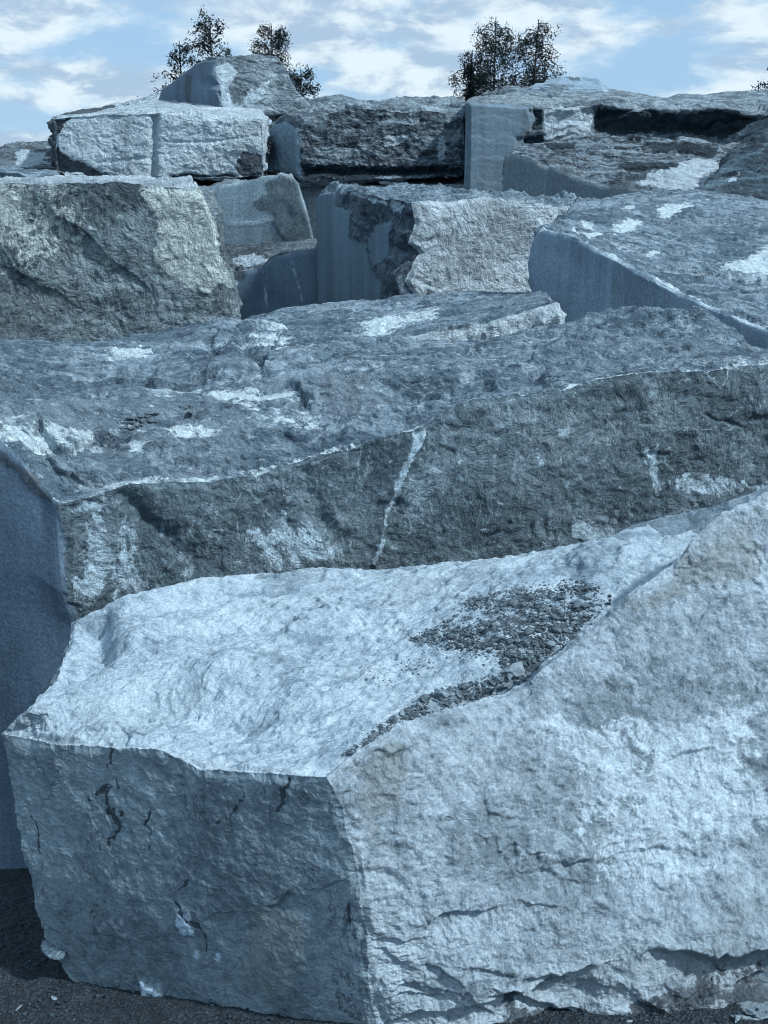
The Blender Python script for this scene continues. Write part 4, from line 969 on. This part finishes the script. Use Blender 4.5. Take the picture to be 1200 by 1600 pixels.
def single(name, label, px, py, rad, mat, seed, flat=(1, 1, 1), rot=0., cat='stone', p=None, lift=.3, grp=None):
    v, q = chip_mesh(seed)
    import bmesh
    bm = bmesh.new(); bmesh.ops.create_icosphere(bm, subdivisions=5, radius=1)
    W = np.array([x.co[:] for x in bm.verts]); Q = np.array([[x.index for x in f.verts] for f in bm.faces]); bm.free()
    r = np.random.default_rng(seed)
    for k in range(11):
        n = r.normal(size=3); n /= np.linalg.norm(n); d = r.uniform(.28, .62)
        W = W - np.maximum(0, W @ n - d)[:, None] * n
    W = W + .10 * chips(W * 2.2 + seed, seed)[:, None] * W + .05 * chips(W * 6 + seed, seed)[:, None] * W + .02 * facet(W * 9 + seed, seed)[:, None] * W
    W = W * np.array(flat) * rad
    c, s = math.cos(rot), math.sin(rot)
    W = np.stack([W[:, 0] * c - W[:, 1] * s, W[:, 0] * s + W[:, 1] * c, W[:, 2]], 1)
    pos = (surf(px, py) if p is None else p) + np.array([0, 0, lift * rad * flat[2]])
    o = make_mesh(name, W, Q, [mat], attrs={a: np.zeros(len(W)) for a in ATTRS}); o.location = pos; tag(o, label, cat, grp); return o
single('stone_slab', 'largest flat tan stone among the gravel, tilted against the crest', 803, 1045, .040, GRAVELP, 11, (1.15, .75, .55), .7)
single('stone_slab', 'thin pale flake at the upper right tip of the gravel patch', 938, 945, .022, GRAVELP, 12, (1.5, .6, .3), .4)
single('stone_chunk', 'blocky dark stone at the lower end of the gravel patch', 690, 1088, .024, GRAVELP, 13, (1.1, .9, .8), .2)
single('stone_chunk', 'dark chunk beside the largest flat stone in the gravel', 772, 1062, .020, GRAVEL, 16, (1.2, .9, .7), 1.)
single('stone_fragment', 'pale angular fragment poking out at the lower left base of the foreground block', 0, 0, .040, BLUETOP, 14, (1.3, .7, .6), -.5, p=at(92, 1490, 2.35))
surf2 = Surf(KEEP[('long_block', 'top')])
for i in range(26):
    x = r0.uniform(185, 245) if i < 20 else r0.uniform(255, 300); y = 668 - (x - 185) * .22 + r0.normal(0, 5)
    p = surf2(x, y)
    o = bpy.data.objects.new('stone_chip', first[int(r0.integers(8)) * 2]); COL.objects.link(o)
    k = r0.uniform(.5, 1.15); o.scale = (k * 1.3, k, k * .7); o.location = p + np.array([0, 0, .004 * k]); o.rotation_euler = (0, 0, r0.uniform(0, 6))
    tag(o, 'dark chip lying loose on the wavy blue top of the long block', 'stone chip', 'dark chips on the long block')
# loose stones on the ground
gr = np.random.default_rng(9); gi = []
for k in range(5200):
    x, y = gr.uniform(-1.3, -.1), gr.uniform(1.7, 3.0)
    gi.append((np.array([x, y, float(ground_z(np.array(x), np.array(y)))]), .0013 * (5 ** (gr.random() ** 2.0))))
for k in range(900):
    x, y = gr.uniform(.3, 1.1), gr.uniform(1.75, 2.3)
    gi.append((np.array([x, y, float(ground_z(np.array(x), np.array(y)))]), .0013 * (6 ** (gr.random() ** 2.0))))
pile('ground_gravel', gi, GROUNDST, gr, 'dark gravel scattered over the ground beside the blocks', 'gravel')
for i, (x, y, rd, lab) in enumerate([(1175, 1585, .016, 'pale pebble on the ground by the lower right corner'), (1150, 1594, .013, 'small pale pebble left of the corner pebble at lower right'), (116, 1594, .006, 'tiny white pebble on the dark ground at lower left'),
                                     (85, 1560, .010, 'grey pebble on the dark ground near the block foot at lower left'), (30, 1575, .011, 'grey pebble nearest the lower left corner')]):
    p = at_z(x, y, 0.); p[2] = 0
    for _ in range(6):
        z = float(ground_z(np.array(p[0]), np.array(p[1]))); p = at_z(x, y, z)
    single('pebble', lab, 0, 0, rd, GRAVELP, 50 + i, (1.2, .8, .6), i, 'pebble', p=p)

# ------------------------------------------------------------------ trees
def leaf_mat(name, a, b):
    t = NT(name)
    co = t.n('ShaderNodeTexCoord').outputs['Object']
    c = t.ramp(t.noise(co, 6, 3), [(.35, a), (.65, b)])
    t.l(c, t.b.inputs['Base Color']); t.b.inputs['Roughness'].default_value = .75; t.b.inputs['Specular IOR Level'].default_value = .15
    return t.m
LEAF = leaf_mat('dark_leaves', (.003, .010, .012), (.010, .026, .027))
def bark():
    t = NT('birch_bark'); co = t.n('ShaderNodeTexCoord').outputs['Object']
    c = t.ramp(t.noise(t.mapping(co, (1, 1, 5)), 4, 5), [(.4, (.012, .018, .022)), (.6, (.04, .052, .06))])
    t.l(c, t.b.inputs['Base Color']); t.b.inputs['Roughness'].default_value = .85; return t.m
BARK = bark()
def tube(path, rad, n=6):
    path = np.asarray(path); m = len(path); V = []; Q = []
    for i in range(m):
        d = path[min(i + 1, m - 1)] - path[max(i - 1, 0)]; d = d / (np.linalg.norm(d) + 1e-9)
        a = np.cross(d, [0.31, .95, .05]); a /= np.linalg.norm(a) + 1e-9; b = np.cross(d, a)
        for k in range(n):
            t = 2 * math.pi * k / n; V.append(path[i] + rad[i] * (math.cos(t) * a + math.sin(t) * b))
    for i in range(m - 1):
        for k in range(n):
            Q.append([i * n + k, i * n + (k + 1) % n, (i + 1) * n + (k + 1) % n, (i + 1) * n + k])
    return np.array(V), np.array(Q)
def tree(name, label, tip, half_w, seed, droop=.3, nbr=70, leaf=.055, per=34, lean=0., crown_from=.35, shape=1.0, spread=.16, dens=1.):
    """tip: top of the tree in the place; half_w: crown half width in metres"""
    r = np.random.default_rng(seed)
    base = np.array([tip[0] - lean, tip[1], -.36]); H = tip[2] - base[2]
    n = 14; tt = np.linspace(0, 1, n)
    path = base + tt[:, None] * (tip - base); path[:, :2] += np.cumsum(r.normal(0, .02, (n, 2)), 0) * H * .06 * np.sin(tt * math.pi)[:, None]
    Vt, Qt = [], []; off = 0
    v, q = tube(path - base, .012 * H * (1 - tt * .93) + .004); Vt.append(v); Qt.append(q); off += len(v)
    L = []
    for i in range(nbr):
        t = crown_from + (1 - crown_from) * (i + r.random()) / nbr * .97
        a = r.uniform(0, 2 * math.pi)
        prof = (1 - ((t - crown_from) / (1 - crown_from)) ** shape)
        ln = half_w * (.20 + .95 * prof) * r.uniform(.55, 1.1)
        p0 = np.array([np.interp(t, tt, path[:, k]) for k in range(3)]) - base
        m = 7; s = np.linspace(0, 1, m)
        d = np.array([math.cos(a), math.sin(a), r.uniform(.5, 1.0)])
        bp = p0 + s[:, None] * d * ln
        bp[:, 2] -= droop * ln * 1.6 * s ** 2.2
        bp[1:, :] += r.normal(0, .05 * ln, (m - 1, 3)) * s[1:, None]
        v, q = tube(bp, .0045 * H * (1 - t * .75) * (1 - s * .85) * .5 + .006, 4); Vt.append(v); Qt.append(q + off); off += len(v)
        ncl = max(3, int(per * dens * (ln / half_w + .25)))
        for j in range(ncl):
            u = r.uniform(.25, 1.05) ; c = np.array([np.interp(u, s, bp[:, k]) for k in range(3)])
            c = c + r.normal(0, spread * half_w * .2, 3) * np.array([1, 1, .8])
            if droop > .6: c[2] -= r.uniform(0, .42) * ln
            k = r.integers(14, 26)
            for _ in range(k):
                cc = c + r.normal(0, leaf * .95, 3); cc[2] -= abs(r.normal(0, droop * leaf * 3))
                L.append((cc, leaf * r.uniform(.5, 1.15)))
    C = np.array([x[0] for x in L]); S = np.array([x[1] for x in L])
    U = r.normal(size=(len(C), 3)); U /= np.linalg.norm(U, axis=1, keepdims=True)
    W = np.cross(U, r.normal(size=(len(C), 3))); W /= np.linalg.norm(W, axis=1, keepdims=True)
    a = S[:, None]
    V = np.stack([C - U * a * .6, C + W * a * .32, C + U * a * .6, C - W * a * .32], 1).reshape(-1, 3)
    Q = np.arange(len(V)).reshape(-1, 4)
    root = bpy.data.objects.new(name, None); COL.objects.link(root); root.location = base; root.empty_display_size = .3
    tag(root, label, 'tree', 'trees behind the stone heap')
    tk = make_mesh('trunk', np.concatenate(Vt), np.concatenate(Qt), [BARK]); tk.parent = root
    cr = make_mesh('crown', V, Q, [LEAF], smooth=False); cr.parent = root
    return root
tree('birch_tree', 'loose leafy tree peeking over the peak block, taller one on the left', at(328, 27, 24), 1.35, 1, .2, 60, .042, 18, crown_from=.42, shape=.65, spread=.3, dens=.8)
tree('birch_tree', 'short bushy tree low beside the left slope of the peak block', at(280, 66, 24.5), 1.0, 2, .2, 46, .042, 15, crown_from=.4, shape=1.2, spread=.3, dens=.8)
tree('spruce_tree', 'narrow dark tree rising right behind the peak block', at(424, 38, 24), 1.2, 3, .3, 90, .036, 22, crown_from=.3, shape=.9, spread=.25)
tree('birch_tree', 'small dark tree low in the dip right of the peak block', at(470, 108, 23), 1.0, 4, .35, 64, .036, 20, crown_from=.3, shape=1., spread=.25)
tree('weeping_birch', 'drooping birch with pointed top, left of the pair at centre right', at(775, 26, 23), 1.7, 5, .62, 74, .036, 32, crown_from=.3, shape=.65, spread=.22)
tree('weeping_birch', 'drooping birch with bent tip, right of the pair at centre right', at(842, 30, 23), 1.5, 6, .7, 70, .036, 32, lean=.25, crown_from=.3, shape=.8, spread=.22)
tree('weeping_birch', 'shorter drooping birch low on the left flank of the birch pair', at(738, 78, 23.4), 1.1, 8, .65, 60, .036, 36, crown_from=.3, shape=1.2, spread=.22)
tree('birch_tree', 'sparse tree cut off by the right edge of the picture', at(1212, 96, 24), 1.2, 7, .2, 40, .042, 13, crown_from=.4, shape=1.2, spread=.3, dens=.7)

# ------------------------------------------------------------------ sky, sun, camera
SUN_EL, SUN_AZ = math.radians(45), math.radians(115)      # azimuth clockwise from +Y (the view direction)
w = bpy.data.worlds.new('World'); SC.world = w; w.use_nodes = True
nt = w.node_tree; nt.nodes.clear()
N_ = lambda t: nt.nodes.new(t)
out = N_('ShaderNodeOutputWorld'); bg = N_('ShaderNodeBackground'); nt.links.new(bg.outputs[0], out.inputs[0])
sky = N_('ShaderNodeTexSky'); sky.sky_type = 'NISHITA'; sky.sun_disc = False; sky.sun_elevation = SUN_EL; sky.sun_rotation = SUN_AZ
sky.air_density = 1.0; sky.dust_density = .6; sky.ozone_density = 1.4
tc = N_('ShaderNodeTexCoord')
sep = N_('ShaderNodeSeparateXYZ'); nt.links.new(tc.outputs['Generated'], sep.inputs[0])
def M_(op, a, b):
    x = N_('ShaderNodeMath'); x.operation = op
    for i, v in enumerate((a, b)):
        if isinstance(v, (int, float)): x.inputs[i].default_value = v
        else: nt.links.new(v, x.inputs[i])
    return x.outputs[0]
zz = M_('ADD', M_('MAXIMUM', sep.outputs[2], 0.0), .27)
cx = M_('DIVIDE', sep.outputs[0], zz); cy = M_('DIVIDE', sep.outputs[1], zz)
cmb = N_('ShaderNodeCombineXYZ'); nt.links.new(cx, cmb.inputs[0]); nt.links.new(cy, cmb.inputs[1])
def noise_(vec, sc, det, ro, dist=0.):
    x = N_('ShaderNodeTexNoise'); nt.links.new(vec, x.inputs['Vector'])
    x.inputs['Scale'].default_value = sc; x.inputs['Detail'].default_value = det; x.inputs['Roughness'].default_value = ro; x.inputs['Distortion'].default_value = dist
    return x.outputs['Fac']
n1 = noise_(cmb.outputs[0], 2.8, 10, .57, .15)
def mr(f, a, b, c=0., d=1.):
    x = N_('ShaderNodeMapRange'); x.interpolation_type = 'SMOOTHSTEP'; nt.links.new(f, x.inputs[0])
    for i, v in enumerate((a, b, c, d)): x.inputs[i + 1].default_value = v
    return x.outputs[0]
cl = mr(n1, .38, .54)
n2 = noise_(cmb.outputs[0], 4.6, 9, .6, .3)
def mixc(f, a, b):
    x = N_('ShaderNodeMix'); x.data_type = 'RGBA'
    for i, v in ((0, f), (6, a), (7, b)):
        if isinstance(v, (int, float)): x.inputs[i].default_value = v
        elif isinstance(v, tuple): x.inputs[i].default_value = (*v, 1)
        else: nt.links.new(v, x.inputs[i])
    return x.outputs[2]
SKYK = .10
ccol = mixc(mr(n2, .41, .57), (3.6, 4.9, 6.4), (6.9, 8.0, 8.6))
veil = mixc(.85, sky.outputs[0], (3.1, 5.1, 7.4))
nt.links.new(mixc(M_('MULTIPLY', cl, .92), veil, ccol), bg.inputs[0]); bg.inputs[1].default_value = SKYK

sl = bpy.data.lights.new('sun', 'SUN'); sl.energy = 3.7; sl.angle = math.radians(3); sl.color = (.97, .99, 1.0)
so = bpy.data.objects.new('sun', sl); COL.objects.link(so)
from mathutils import Vector
sd = Vector((math.sin(SUN_AZ) * math.cos(SUN_EL), math.cos(SUN_AZ) * math.cos(SUN_EL), math.sin(SUN_EL)))
so.rotation_euler = sd.to_track_quat('Z', 'Y').to_euler(); so.location = (8, -4, 12)

cam = bpy.data.cameras.new('camera'); co = bpy.data.objects.new('camera', cam); COL.objects.link(co)
co.location = (0, 0, CAM_H); co.rotation_euler = (math.pi / 2 - PITCH, 0, 0)
cam.sensor_fit = 'VERTICAL'; cam.sensor_height = 24; cam.lens = 24 * FPX / 1600; cam.clip_start = .05; cam.clip_end = 6000
SC.camera = co
vs = SC.view_settings; vs.view_transform = 'Standard'; vs.look = 'None'; vs.exposure = .25; vs.gamma = 1
SC.cycles.use_denoising = True; SC.cycles.denoiser = 'OPENIMAGEDENOISE'; SC.cycles.denoising_input_passes = 'RGB_ALBEDO_NORMAL'
SC.cycles.max_bounces = 5; SC.cycles.filter_width = 1.0
